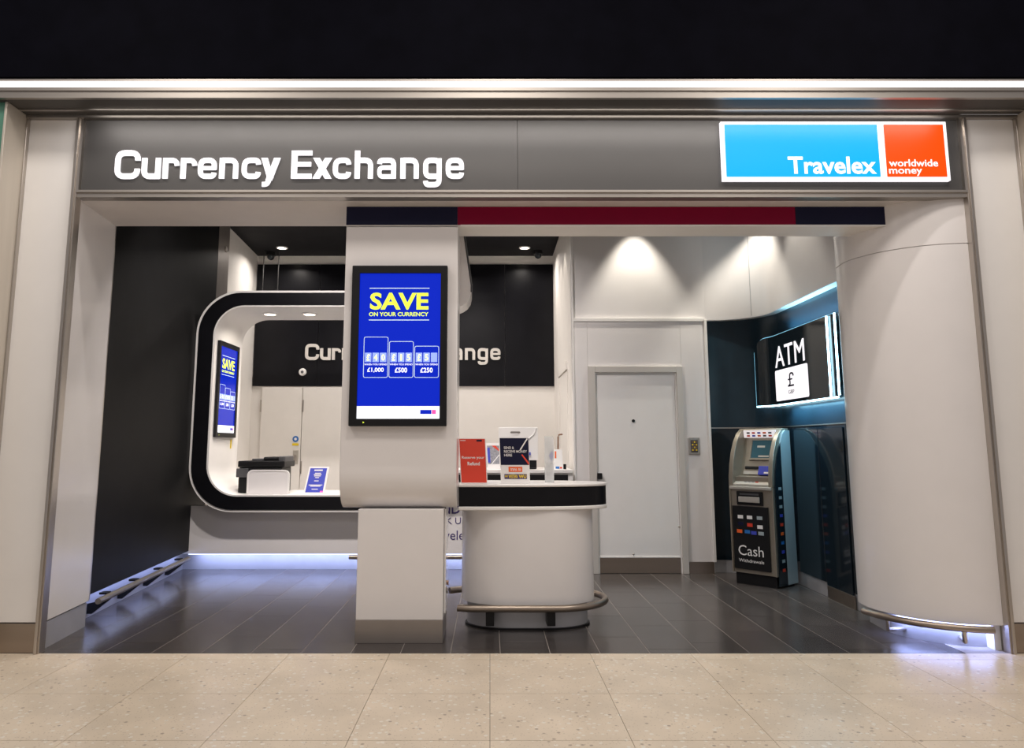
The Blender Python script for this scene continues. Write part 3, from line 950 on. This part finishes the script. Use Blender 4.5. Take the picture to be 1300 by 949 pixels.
def dome(u, v, label):
    c = fl(u, v, ZC - .02)
    t = thing('dome_camera', label, 'camera', (c[0], c[1], ZC - .12))
    MB().lathe([(.065, 0), (.065, -.045), (.055, -.05)], (c[0], c[1], ZC), 18).build('housing', 'plastic', t, smooth=40)
    MB().lathe([(.05, -.05), (.046, -.075), (.032, -.097), (.010, -.107)], (c[0], c[1], ZC), 18).build('dome', 'black_glass', t, smooth=60)
    return c


dome(344, 322, 'black dome camera on the ceiling between two hanging cables')
dome(683, 320, 'black dome camera on the ceiling near the white office side wall')
for u, lab in ((335, 'thin black hanging cable beside the white office wall'), (354, 'thin black hanging cable below the ceiling downlight')):
    c = aty(u, 330, 9.6)
    tag(MB().tube([(c[0], 9.6, 3.2), (c[0], 9.6, ZC)], .006, 6).build('hanging_cable', 'cable'), lab, 'cable')

# wall under the kiosk and the lit recess
kw = MB().box(-3.05, .84, 7.60, 7.66, .172, KZ0 + .05).build('kiosk_base', 'white', bev=.002)
struct(kw, 'low white front wall under the kiosk above a lit recess', 'wall')
MB().box(-.42, .84, 7.60, 7.66, KZ0 + .05, .90).build('upper_panel', 'white', kw)
MB().box(-3.12, .84, 7.76, 7.80, 0, .25).build('recessed_plinth', 'plinth', kw)
MB().box(-3.0, .80, 7.64, 7.655, .160, .171).build('light_strip', 'led_cool', kw)
lamp('plinth_glow', 'AREA', (-1.1, 7.66, .158), 11, (.45, .54, 1), 3.7, .03, rot=(R(28), 0, 0), spread=160)
f3 = xzmap(7.60)
txt('lettering', 'SEND', f3, aty(545, 650, 7.6)[0], aty(584, 650, 7.6)[0], aty(570, 652, 7.6)[2], 'purple', kw, bold=.02, z1=aty(570, 640, 7.6)[2])
txt('lettering', 'CLICK UP', f3, aty(540, 660, 7.6)[0], aty(592, 660, 7.6)[0], aty(570, 665, 7.6)[2], 'purple', kw, z1=aty(570, 656.5, 7.6)[2])
txt('lettering', 'Travelex', f3, aty(541, 680, 7.6)[0], aty(598, 680, 7.6)[0], aty(570, 685, 7.6)[2], 'purple', kw, z1=aty(570, 673, 7.6)[2])
kr = thing('bump_rail', 'short straight steel bump rail below the kiosk counter', 'rail', (-.9, 7.5, 0))
MB().tube([(aty(443, 706, 7.5)[0], 7.5, .155), (.45, 7.5, .155)], .021, 12).build('tube', 'bronze', kr, smooth=50)
for x in (-1.0, 0.0):
    MB().box(x - .012, x + .012, 7.5, 7.77, .04, .14).build('bracket', 'steel', kr)

# rear service counter
rc = thing('service_counter', 'white rear service counter with black inset band', 'counter', (.2, 7.45, .84))
MB().box(-.40, .815, 7.40, 8.10, .965, 1.0).build('worktop', 'corian', rc, bev=.005)
MB().box(-.40, .815, 7.42, 8.05, .845, .965).build('fascia', 'corian', rc, bev=.003)
MB().box(-.36, .765, 7.416, 7.425, .880, .950).build('inset_band', 'plastic', rc)

# things inside the kiosk window
pr_ = thing('printer', 'black multifunction printer on the kiosk desk', 'printer', (-2.45, 7.85, DESK))
px0, px1 = aty(303.5, 600, 7.72)[0], aty(358, 600, 7.72)[0]
MB().box(px0, px1, 7.70, 8.08, DESK + .001, DESK + .26).build('body', 'plastic', pr_, bev=.012)
MB().box(px0 - .008, px1 + .03, 7.69, 8.10, DESK + .262, DESK + .325).build('scanner_lid', 'plastic', pr_, bev=.010)
MB().box(px0 + .24, px1 + .02, 7.72, 8.05, DESK + .325, DESK + .365).build('document_feeder', 'plastic', pr_, bev=.015)
MB().box(px0 + .40, px1 + .028, 7.71, 8.06, DESK + .30, DESK + .372).build('feeder_cover', 'rubber', pr_, bev=.012)
MB().box(px0 + .12, px0 + .26, 7.74, 7.95, DESK + .326, DESK + .346).build('paper_tray', 'rubber', pr_, bev=.004)
MB().box(px0 - .02, px0 + .1, 7.685, 7.72, DESK + .16, DESK + .25).build('control_panel', 'rubber', pr_, bev=.006)
wb0, wb1 = aty(314.5, 600, 7.56)[0], aty(367, 600, 7.56)[0]
wz = aty(340, 596.5, 7.56)[2]
wp = thing('privacy_panel', 'small white rounded privacy panel in front of the black printer', 'panel', ((wb0 + wb1) / 2, 7.56, DESK))
po = rrect(wb0, wb1, DESK + .001, wz, (.05, .05, .004, .004), 6)
MB().prism(po, XZ, 7.56, 7.60).build('board', 'white', wp, smooth=40)
MB().ring(rrect(wb0 - .004, wb1 + .004, DESK + .001, wz + .004, (.054, .054, .003, .003), 6), rrect(wb0 + .012, wb1 - .012, DESK + .003, wz - .012, (.04, .04, .003, .003), 6), XZ, 7.556, 7.566).build('edging', 'corian', wp, smooth=40)


def easel(name, label, bl, br_, tr, tl, m, thick=.006, group=None):
    """leaning card stand from four photo-derived corners"""
    bl, br_, tr, tl = [Vector(p) for p in (bl, br_, tr, tl)]
    t = thing(name, label, 'sign', tuple((bl + br_) / 2), 0, group)
    nrm = (br_ - bl).cross(tl - bl).normalized()
    if nrm.y > 0:
        nrm = -nrm
    q = [bl, br_, tr, tl]
    vs = [p for p in q] + [p - nrm * thick for p in q]
    MB().add(vs, [(0, 1, 2, 3), (7, 6, 5, 4), (0, 4, 5, 1), (1, 5, 6, 2), (2, 6, 7, 3), (3, 7, 4, 0)]).build('holder', m, t)
    w = (br_ - bl).length

    def to3(p, d):                        # p in 0..1 of the face
        return tuple(bl.lerp(br_, p[0]).lerp(tl.lerp(tr, p[0]), p[1]) + nrm * d)
    m0 = bl.lerp(br_, .5)
    mt = tl.lerp(tr, .5)
    back = Vector((0, (mt - m0).length * .35, 0))
    s = (br_ - bl) * .15
    k = m0.lerp(mt, .7) - nrm * thick
    g = Vector((m0.x, k.y + abs(back.y) * .6, bl.z))
    MB().add([k - s, k + s, g + s, g - s, k - s + Vector((0, .004, 0)), k + s + Vector((0, .004, 0)), g + s + Vector((0, .004, 0)), g - s + Vector((0, .004, 0))],
             [(0, 1, 2, 3), (7, 6, 5, 4), (0, 4, 5, 1), (1, 5, 6, 2), (2, 6, 7, 3), (3, 7, 4, 0)]).build('prop_leg', m, t)
    return t, to3


def face(to3, nm, m, par, a, b, c_, d, z=.001):
    return MB().prism([(a, c_), (b, c_), (b, d), (a, d)], to3, 0.0002, z).build(nm, m, par)


Yp = 7.58
b0, b1 = aty(385, 626.5, Yp), aty(411.5, 627, Yp)
t0, t1 = aty(393, 592, Yp + .08), aty(418, 592, Yp + .08)
zz = DESK + .001
bl, br_ = (b0[0], Yp, zz), (b1[0], Yp, zz)
es, e3 = easel('poster_stand', 'leaning blue leaflet poster in a white frame on the kiosk desk', bl, br_, t1, t0, 'card_white', .012)
face(e3, 'poster', 'blue_card', es, .07, .91, .06, .94)
e4 = lambda p, d: e3(p, d + .0012)
for i, (w_, z_) in enumerate(((.42, .84), (.30, .74), (.38, .69), (.32, .64), (.2, .58), (.22, .46), (.66, .31), (.5, .27), (.3, .16))):
    face(e4, 'text_line', 'card_white', es, .5 - w_ / 2, .5 + w_ / 2, z_, z_ + (.05 if i == 0 else .028))
face(e4, 'corner_mark', 'screen_pink', es, .78, .92, .06, .11)
c = atx(290, 563, -2.80)
tag(MB().box(-2.777, -2.769, c[1] - .012, c[1] + .012, c[2] - .05, c[2] + .045).build('asset_tag', 'yellow', bev=.002), 'small yellow tag stuck below the kiosk side screen', 'tag')

# ================================================================== RECEPTION COUNTER
rcx0, rcx1 = -.216, .845
ctr = thing('reception_counter', 'white reception counter with rounded end, black band and steel foot rail', 'counter', (.3, 5.45, 0))
CY0, CYm, CY1 = 5.18, 5.50, 5.78


def nose(x0, x1, y0, y1, rr, n=16):
    """plan outline: square on the pillar side, elliptical on the other, gently bowed front"""
    cy = (y0 + y1) / 2
    pts = [(x0, y1), (x0, y0)]
    for k in range(n + 1):
        a = R(-90 + 180 * k / n)
        ca, sa = math.cos(a), math.sin(a)
        pts.append((x1 - rr + rr * abs(ca) ** .88, cy + (y1 - y0) / 2 * math.copysign(abs(sa) ** .88, sa)))
    return pts


def slab(x0, x1, y0, y1, rr, z0, z1):
    return MB().prism(nose(x0, x1, y0, y1, rr), XY, z0, z1)


slab(rcx0, rcx1, CY0, CY1, .72, .952, .972).build('worktop', 'corian', ctr, bev=.006, smooth=35)
slab(rcx0 + .004, rcx1 - .008, CY0 + .008, CY1 - .008, .715, .822, .952).build('band', 'black_gloss', ctr, smooth=35)
slab(rcx0, rcx1 - .002, CY0 + .002, CY1 - .002, .72, .796, .822).build('lower_edge', 'corian', ctr, bev=.006, smooth=35)


def stadium(x0, x1, y0, y1, rl, rr, n=14):
    cy, hy = (y0 + y1) / 2, (y1 - y0) / 2
    pts = []
    for k in range(n + 1):
        a = R(-90 + 180 * k / n)
        pts.append((x1 - rr + rr * math.cos(a), cy + hy * math.sin(a)))
    for k in range(n + 1):
        a = R(90 + 180 * k / n)
        pts.append((x0 + rl + rl * math.cos(a), cy + hy * math.sin(a)))
    return pts


MB().prism(stadium(-.200, .738, 5.21, 5.76, .32, .36), XY, .17, .797).build('pedestal', 'white', ctr, smooth=40)
MB().prism(stadium(-.16, .69, 5.27, 5.70, .30, .33), XY, .0, .17).build('plinth', 'plinth', ctr, smooth=40)
MB().prism(stadium(-.175, .705, 5.25, 5.72, .30, .33), XY, .0, .012).build('base_trim', 'plastic', ctr, smooth=40)
MB().lathe([(.004, 0), (.004, -.003)], (aty(646, 747, 5.21)[0], 5.215, aty(646, 747, 5.21)[2]), 8, 'y').build('screw', 'plastic', ctr)
# foot rail
ro = stadium(-.27, .815, 5.13, 5.84, .38, .40, 16)
half = [p for p in ro]
front = [(-.215, 5.155), (-.12, 5.135)] + [p for p in ro[:17]] + [(.0, 5.84), (-.20, 5.82), (-.30, 5.76)]
fr = MB().tube([(p[0], p[1], .165) for p in front], .023, 14).build('foot_rail', 'bronze', ctr, smooth=50)
for x in (.0, .405):
    MB().box(x - .028, x + .028, 5.13, 5.30, .055, .150).build('bracket', 'plastic', fr, bev=.003)

# counter top things
ZT = .9725


def stand4(name, label, px, Y, z, m, lean=.05, thick=.006):
    (u0, v0), (u1, v1), (u2, v2), (u3, v3) = px       # bl, br, tr, tl
    a, b = aty(u0, v0, Y), aty(u1, v1, Y)
    c_, d = aty(u2, v2, Y + lean), aty(u3, v3, Y + lean)
    return easel(name, label, (a[0], Y, z), (b[0], Y, z), c_, d, m, thick)


t, e3 = stand4('counter_sign', 'red refund card in a clear holder on the reception counter', ((585, 610), (619, 610), (616.5, 556), (582, 556)), 5.27, ZT, 'card_white')
face(e3, 'card', 'red', t, .03, .97, .02, .985)
e4 = lambda p, d: e3(p, d + .0012)
txt('headline', 'Reserve your', e4, .09, .93, .525, 'card_white', t, bold=.015, depth=.0006, z1=.60)
txt('headline', 'Refund', e4, .29, .74, .395, 'card_white', t, bold=.02, depth=.0006, z1=.475)
face(e4, 'corner_logo', 'navy', t, .66, .86, .925, .965)
face(e4, 'strapline', 'card_white', t, .06, .26, .940, .955)

t, e3 = stand4('counter_sign', 'navy send and receive money card above orange and yellow labels', ((636, 611), (673, 611), (671, 555), (633.5, 555)), 5.25, ZT, 'card_white')
face(e3, 'navy_field', 'navy', t, .02, .99, .40, .985)
e4 = lambda p, d: e3(p, d + .0012)
txt('headline', 'SEND &', e4, .15, .49, .745, 'card_white', t, bold=.012, depth=.0006, z1=.80)
txt('headline', 'RECEIVE MONEY', e4, .15, .93, .665, 'card_white', t, bold=.012, depth=.0006, z1=.72)
txt('headline', 'HERE', e4, .15, .42, .585, 'card_white', t, bold=.012, depth=.0006, z1=.64)
MB().prism([(.68, .73), (.72, .72), (.97, .965), (.94, .985)], e4, .0002, .001).build('slash', 'card_white', t)
MB().prism([(.73, .62), (.77, .63), (.99, .45), (.99, .41), (.96, .41)], e4, .0002, .001).build('slash', 'red', t)
face(e4, 'orange_label', 'orange_card', t, .28, .75, .25, .36)
e5 = lambda p, d: e3(p, d + .0024)
txt('label_text', 'trans. to', e5, .34, .70, .275, 'card_white', t, bold=.015, depth=.0006, z1=.335)
face(e4, 'dark_label', 'purple', t, .13, .90, .10, .205)
txt('label_text', 'WESTERN', e5, .27, .58, .115, 'yellow', t, bold=.02, depth=.0006, z1=.19)
txt('label_text', 'WU', e5, .62, .88, .115, 'yellow', t, bold=.03, depth=.0006, z1=.19)
txt('label_text', 'pay', e5, .15, .25, .125, 'yellow', t, bold=.02, depth=.0006, z1=.18)

# clear leaflet holder
c0, c1 = aty(692, 606.5, 5.42), aty(703.5, 606.5, 5.42)
hz = aty(698, 555, 5.42)[2]
lh = thing('leaflet_holder', 'narrow clear acrylic leaflet holder at the rounded counter end', 'holder', ((c0[0] + c1[0]) / 2, 5.42, ZT))
MB().box(c0[0], c1[0], 5.42, 5.424, ZT, hz).build('front_sheet', 'clear', lh)
MB().box(c0[0], c1[0], 5.45, 5.454, ZT, hz + .01).build('back_sheet', 'clear', lh)
MB().box(c0[0], c1[0], 5.42, 5.454, ZT, ZT + .004).build('foot', 'clear', lh)
MB().box(c0[0] + .004, c1[0] - .004, 5.434, 5.438, ZT + .006, hz - .02).build('leaflet', 'card_white', lh)
mx_ = (c0[0] + c1[0]) / 2
MB().prism([(mx_ - .002, hz - .13), (mx_ + .022, hz - .09), (mx_ + .028, hz - .14), (mx_ + .018, hz - .17)], XZ, 5.432, 5.4335).build('leaflet_picture', 'blue_card', lh)
for k in range(6):
    MB().box(c0[0] + .008, c1[0] - .01, 5.432, 5.4335, ZT + .03 + .02 * k, ZT + .034 + .02 * k).build('leaflet_line', 'rubber', lh)

# rear counter things
ZR = 1.0005
t = thing('monitor', 'white monitor seen from behind on the rear counter', 'monitor', (.2, 7.6, ZR))
m0, m1 = aty(633, 560, 7.55), aty(683, 560, 7.55)
mb_, mt_ = aty(660, 584, 7.55)[2], aty(660, 542, 7.55)[2]
MB().prism(rrect(m0[0], m1[0], mb_, mt_, .008, 3), XZ, 7.55, 7.60).build('back_cover', 'corian', t, bev=.004)
hx = (m0[0] + m1[0]) / 2 - .03
MB().prism(rrect(hx - .05, hx + .05, mt_ - .062, mt_ - .042, .009, 4), XZ, 7.548, 7.552).build('handle_slot', 'pillarbase', t)
MB().prism([(hx - .04, mt_ - .075), (hx + .04, mt_ - .075), (hx + .02, mt_ - .062), (hx - .02, mt_ - .062)], XZ, 7.546, 7.552).build('handle_lip', 'card_white', t)
MB().tube([(m1[0] - .02, 7.546, mt_ - .01), (m1[0] - .04, 7.546, mt_ - .07), (m1[0] - .10, 7.546, mt_ - .12)], .006, 6).build('cable', 'card_white', t)
MB().box(m1[0] - .10, m1[0] - .015, 7.555, 7.62, ZR, mb_ + .02).build('stand_neck', 'plastic', t, bev=.006)
MB().box(m1[0] - .15, m1[0] - .02, 7.50, 7.68, ZR, ZR + .018).build('stand_foot', 'plastic', t, bev=.006)
MB().box(m1[0] - .105, m1[0] - .075, 7.53, 7.55, mb_ + .05, mb_ + .08).build('port_cover', 'blue_card', t, bev=.003)

t, e3 = stand4('counter_sign', 'small grey printed card leaning behind the red refund card', ((619, 593), (635, 593), (634, 562), (617, 562)), 7.46, ZR, 'card_white')
face(e3, 'print', 'card_grey', t, .06, .96, .2, .9)
e4 = lambda p, d: e3(p, d + .0012)
face(e4, 'blue_column', 'blue_card', t, .06, .26, .25, .82)
MB().prism([(.4, .9), (.7, .9), (.96, .75), (.96, .68)], e4, .0002, .001).build('red_slash', 'red', t)
MB().prism([(.3, .2), (.38, .2), (.96, .52), (.96, .57)], e4, .0002, .001).build('white_slash', 'card_white', t)

t, e3 = stand4('counter_sign', 'small white card with orange and blue print near the wall hook', ((703, 593.5), (715, 593.5), (713.5, 570), (703, 570)), 7.46, ZR, 'card_white')
face(e3, 'blue_print', 'blue_sign', t, .2, .6, .03, .14)
face(e3, 'orange_print', 'orange_card', t, .12, .3, .55, .9)
face(e3, 'red_print', 'red', t, .65, .9, .04, .12)
c = aty(717, 592, 7.5)
tag(MB().box(c[0] - .014, c[0] + .014, 7.49, 7.52, ZR, ZR + .05).build('desk_gadget', 'plastic', bev=.006), 'tiny dark gadget at the end of the rear counter', 'gadget')
a, b, d_ = aty(708, 571, 7.66), aty(708.5, 551.5, 7.66), aty(714, 551, 7.66)
hk = thing('coat_hook', 'thin brown metal arm standing on the rear counter beside the white wall', 'hook', (a[0], 7.66, ZR))
MB().tube([(a[0], 7.66, ZR), (b[0], 7.66, b[2] - .02), (b[0] + .005, 7.66, b[2] - .004), (b[0] + .015, 7.66, b[2]), d_], .008, 8).build('arm', 'copper', hk, smooth=60)
MB().lathe([(.03, 0), (.03, .006), (.012, .012)], (a[0], 7.66, ZR), 14).build('foot', 'copper', hk, smooth=40)

# ================================================================== ATM SIGN
wx = 2.712
sgp = arc((2.262, 7.045), .45, 38, 0, 8) + [(wx, 6.6), (wx, 5.835)]
SZ0, SZ1 = atx(1064, 509, wx)[2], atx(1057, 404, wx)[2]
SZ0, SZ1 = 1.615, 2.268
asn = thing('cash_sign', 'dark illuminated cash machine sign with ice blue light edges', 'sign', (2.65, 6.6, SZ0))
n = len(sgp)
of = offset(sgp, -.03)
# outline with a rounded upper left corner: top edge height along the path
dist = [0]
for i in range(1, n):
    dist.append(dist[-1] + (Vector(sgp[i]) - Vector(sgp[i - 1])).length)


def toph(s):
    r = .13
    return SZ1 if s >= r else SZ1 - r + math.sqrt(max(0, r * r - (r - s) ** 2))


fine = []
for i in range(n - 1):
    k_ = 6 if i < 4 else 1
    for k in range(k_):
        f = k / k_
        fine.append((Vector(sgp[i]).lerp(Vector(sgp[i + 1]), f), dist[i] + (dist[i + 1] - dist[i]) * f))
fine.append((Vector(sgp[-1]), dist[-1]))


def sheet(fin, d, z0f, z1f, thick):
    P = [tuple(p) for p, s in fin]
    A_ = offset(P, d)
    B_ = offset(P, d - thick)
    m_ = len(P)
    mb = MB()
    vs = []
    for Q in (A_, B_):
        vs += [(*q, z0f(s)) for q, (p, s) in zip(Q, fin)] + [(*q, z1f(s)) for q, (p, s) in zip(Q, fin)]
    fs = []
    for i in range(m_ - 1):
        fs += [(i, i + 1, m_ + i + 1, m_ + i), (2 * m_ + i, 3 * m_ + i, 3 * m_ + i + 1, 2 * m_ + i + 1),
               (i, 2 * m_ + i, 2 * m_ + i + 1, i + 1), (m_ + i, m_ + i + 1, 3 * m_ + i + 1, 3 * m_ + i)]
    fs += [(0, m_, 3 * m_, 2 * m_), (m_ - 1, 3 * m_ - 1, 4 * m_ - 1, 2 * m_ - 1)]
    return mb.add(vs, fs)


sheet(fine, 0, lambda s: SZ0, toph, .022).build('face', 'black_glass', asn, smooth=30)
PT = offset([tuple(p) for p, s in fine], -.016)
T0 = (Vector(PT[0]) - Vector(PT[1])).normalized() * .008
PT = [tuple(Vector(PT[0]) + T0)] + PT
SS = [0] + [q for p, q in fine]
edge = [(*p, SZ0 - .006) for p in PT]
ledge = [(*p, toph(q) + .006) for p, q in zip(PT, SS)]
MB().tube(edge, .007, 8).build('lower_tube', 'led_ice', asn, smooth=60)
MB().tube([edge[0], ledge[0]], .006, 8).build('side_tube', 'led_dim', asn, smooth=60)
MB().tube(ledge, .004, 8).build('upper_tube', 'led_dim', asn, smooth=60)
for u in (1052.5, 1063):
    yy = atx(u, 430, wx)[1]
    MB().tube([(wx - .012, yy, SZ0 + .005), (wx - .012, yy, SZ1 - .005)], .008, 10).build('light_tube', 'led_ice', asn, smooth=60)
aw = plane_map((wx - .0002, 0, 0), (0, -1, 0), (0, 0, 1), (-1, 0, 0))
ya, yb = atx(984, 450, wx)[1], atx(1021.5, 450, wx)[1]
txt('lettering', 'ATM', aw, -ya, -yb, atx(1000, 463, wx)[2], 'letter', asn, bold=.0, spacing=1.06, depth=.003, z1=atx(1003, 434.5, wx)[2])
ya, yb = atx(985, 485, wx)[1], atx(1026.5, 485, wx)[1]
bz0, bz1 = atx(1005, 506.5, wx)[2], atx(1005, 465.5, wx)[2]
pl2 = rrect(-ya, -yb, bz0, bz1, .02, 4)
MB().prism(pl2, aw, 0, .003).build('currency_plate', 'letter', asn)
aw2 = plane_map((wx - .0035, 0, 0), (0, -1, 0), (0, 0, 1), (-1, 0, 0))
yc = (-ya - yb) / 2
pound('currency_symbol', aw2, yc - .075, yc + .075, bz0 + .115, bz1 - .045, 'navy', asn)
txt('currency_code', 'GBP', aw2, yc - .065, yc + .065, bz0 + .05, 'rubber', asn, depth=.001, z1=bz0 + .085)
lamp('sign_glow', 'AREA', (2.70, 6.35, SZ0 - .03), 7, (.28, .66, .9), 1.0, .03, target=(2.80, 6.35, 1.3), spread=160)
lamp('sign_glow', 'AREA', (2.70, 6.3, SZ1 + .02), 6, (.28, .66, .9), 1.0, .03, target=(2.80, 6.3, 2.5), spread=160)

# ================================================================== CASH MACHINE
fc = Vector((2.492, 6.69))
lx_, ly_ = Vector((.66, -.75)).normalized(), Vector((.75, .66)).normalized()
AWD, ADP = .43, .335
o2 = fc - lx_ * AWD
atm = thing('cash_machine', 'freestanding champagne metal cash machine with dark front panel in the alcove', 'cash machine', (*(fc - lx_ * AWD / 2 + ly_ * ADP / 2), 0), math.atan2(lx_.y, lx_.x))


def A3(a, b, z):
    q = o2 + lx_ * a + ly_ * b
    return (q.x, q.y, z)


def abox(x0, x1, y0, y1, z0, z1, nm, m, par=None, bev=0.0):
    vs = [A3(x, y, z) for z in (z0, z1) for y in (y0, y1) for x in (x0, x1)]
    return MB().add(vs, [(0, 2, 3, 1), (4, 5, 7, 6), (0, 1, 5, 4), (2, 6, 7, 3), (0, 4, 6, 2), (1, 3, 7, 5)]).build(nm, m, par or atm, bev=bev)


def aside(poly, x0, x1, nm, m, par=None, smooth=None, bev=0.0):
    return MB().prism(poly, lambda p, d: A3(d, p[0], p[1]), x0, x1).build(nm, m, par or atm, smooth=smooth, bev=bev)


abox(.02, AWD - .02, .03, ADP, 0, .10, 'plinth', 'plastic')
abox(.012, AWD - .012, .012, ADP, .10, .862, 'cabinet', 'champagne', bev=.004)
for x0, x1 in ((0, .014), (AWD - .014, AWD)):
    aside([(.0, .10), (.0, .86), (ADP, .86), (ADP, .10)], x0, x1, 'cabinet_side', 'champagne', bev=.003)
cur = [(0, .862), (.004, .95), (.022, 1.06), (.055, 1.17), (.105, 1.27), (.165, 1.345), (.235, 1.39)]
for x0, x1 in ((0, .042), (AWD - .042, AWD)):
    aside(cur + [(ADP, 1.39), (ADP, .862)], x0, x1, 'cheek', 'champagne', smooth=25, bev=.004)
aside([(.235, 1.391), (.215, 1.375), (ADP - .01, 1.375), (ADP - .01, 1.391)], .04, AWD - .04, 'top_cap', 'champagne')
aside([(.05, .95), (.14, .96), (.265, 1.32), (ADP, 1.375), (ADP, .90), (.05, .90)], .042, AWD - .042, 'fascia', 'champagne')
aside([(.205, 1.372), (.228, 1.376), (.285, 1.372), (.262, 1.325), (.215, 1.305)], .055, AWD - .055, 'logo_canopy', 'atm_box')


def slope(p, d):                         # on the canopy's front face
    a = Vector((.215, 1.305)).lerp(Vector((.205, 1.372)), p[1])
    return A3(.055 + (AWD - .11) * p[0], a.x - d, a.y)


for i in range(2):
    for k in range(5):
        MB().prism([(.1 + .17 * k, .15 + .4 * i), (.2 + .17 * k, .15 + .4 * i), (.2 + .17 * k, .38 + .4 * i), (.1 + .17 * k, .38 + .4 * i)], slope, .001, .003).build('card_logo', ('red', 'blue_card', 'orange_card', 'rubber')[(i * 3 + k) % 4], atm)


def inner(p, d):                         # on the sloping inner fascia
    a = Vector((.14, .96)).lerp(Vector((.265, 1.32)), p[1])
    nn = Vector((-.36, .125)).normalized()
    return A3(.042 + (AWD - .084) * p[0], a.x + nn.x * d, a.y + nn.y * d)


MB().ring(rrect(.20, .86, .38, .93, .02, 3), rrect(.25, .81, .43, .88, .01, 3), inner, .0, .016).build('screen_surround', 'champagne', atm)
MB().prism([(.24, .42), (.82, .42), (.82, .89), (.24, .89)], inner, .001, .006).build('display', 'atm_screen', atm)
MB().prism([(.40, .70), (.62, .70), (.62, .75), (.40, .75)], inner, .0065, .008).build('display_text', 'keys', atm)
MB().prism([(.46, .46), (.76, .46), (.76, .50), (.46, .50)], inner, .0065, .008).build('display_bar', 'keys', atm)
MB().prism([(.12, .16), (.50, .16), (.50, .22), (.12, .22)], inner, .001, .01).build('receipt_slot', 'plastic', atm)
MB().prism([(.10, .02), (.52, .02), (.52, .10), (.10, .10)], inner, .001, .014).build('receipt_lip', 'keys', atm)
MB().prism([(.55, .0), (.86, .0), (.86, .22), (.55, .22)], inner, .001, .03).build('card_reader', 'blue_card', atm, bev=.003)
MB().prism([(.72, .03), (.84, .03), (.84, .07), (.72, .07)], inner, .0305, .033).build('card_label', 'card_white', atm)
aside([(.006, .868), (.13, .925), (.13, .945), (.006, .888)], .042, AWD - .042, 'keypad_shelf', 'keys', bev=.003)
for i in range(4):
    for k in range(4):
        y0, x0 = .035 + .02 * i, .14 + .036 * k
        z = .888 + (y0 - .006) * .46
        abox(x0, x0 + .026, y0, y0 + .014, z, z + .008, 'key', 'plinth' if k < 3 else ('red', 'yellow', 'blue_card', 'plinth')[i])
abox(.012, AWD - .012, -.014, .012, .838, .866, 'front_bar', 'keys', bev=.006)
abox(.075, AWD - .10, -.004, .015, .700, .822, 'dispenser_bezel', 'plastic', bev=.006)
abox(.10, AWD - .125, -.016, -.002, .725, .775, 'dispenser_shutter', 'keys', bev=.004)
abox(.11, AWD - .135, -.006, -.003, .79, .805, 'dispenser_light', 'rubber')
abox(.028, AWD - .055, -.008, .014, .135, .690, 'door', 'plastic', bev=.004)


def afront(p, d):
    return A3(.028 + (AWD - .083) * p[0], -.0085 - d, .135 + .555 * p[1])


for i, (x, z, m_) in enumerate(((.16, .80, 'card_white'), (.42, .80, 'card_white'), (.70, .80, 'pale_blue'), (.16, .69, 'navy'), (.42, .68, 'red'), (.70, .66, 'card_white'),
                                (.12, .57, 'orange_card'), (.34, .57, 'blue_sign'), (.52, .56, 'blue_card'), (.72, .56, 'pale_blue'))):
    MB().prism([(x, z), (x + .15, z), (x + .15, z + .055), (x, z + .055)], afront, 0, .0015).build('card_logo', m_, atm)
txt('lettering', 'Cash', afront, .14, .84, .22, 'card_white', atm, depth=.0015, z1=.38)
txt('lettering', 'Withdrawals', afront, .14, .84, .115, 'card_white', atm, depth=.0015, z1=.165)
# right flank: dark logo strip and pale filler
aside([(.03, .02), (.03, .86), (.05, 1.02), (.085, 1.13), (.13, 1.22), (.155, 1.25), (.16, 1.0), (.165, .02)], AWD - .001, AWD + .012, 'flank_panel', 'black_glass')
aside([(.165, .02), (.157, 1.26), (.20, 1.34), (.25, 1.372), (ADP, 1.372), (ADP + .01, .02)], AWD - .001, AWD + .014, 'flank_filler', 'pale_blue')
for k, m_ in enumerate(('pale_blue', 'pale_blue', 'pale_blue', 'blue_card', 'red', 'orange_card', 'blue_sign', 'blue_card', 'pale_blue', 'red')):
    z = .84 - .078 * k
    aside([(.08, z), (.130, z), (.130, z + .026), (.08, z + .026)], AWD + .012, AWD + .0135, 'flank_logo', m_)
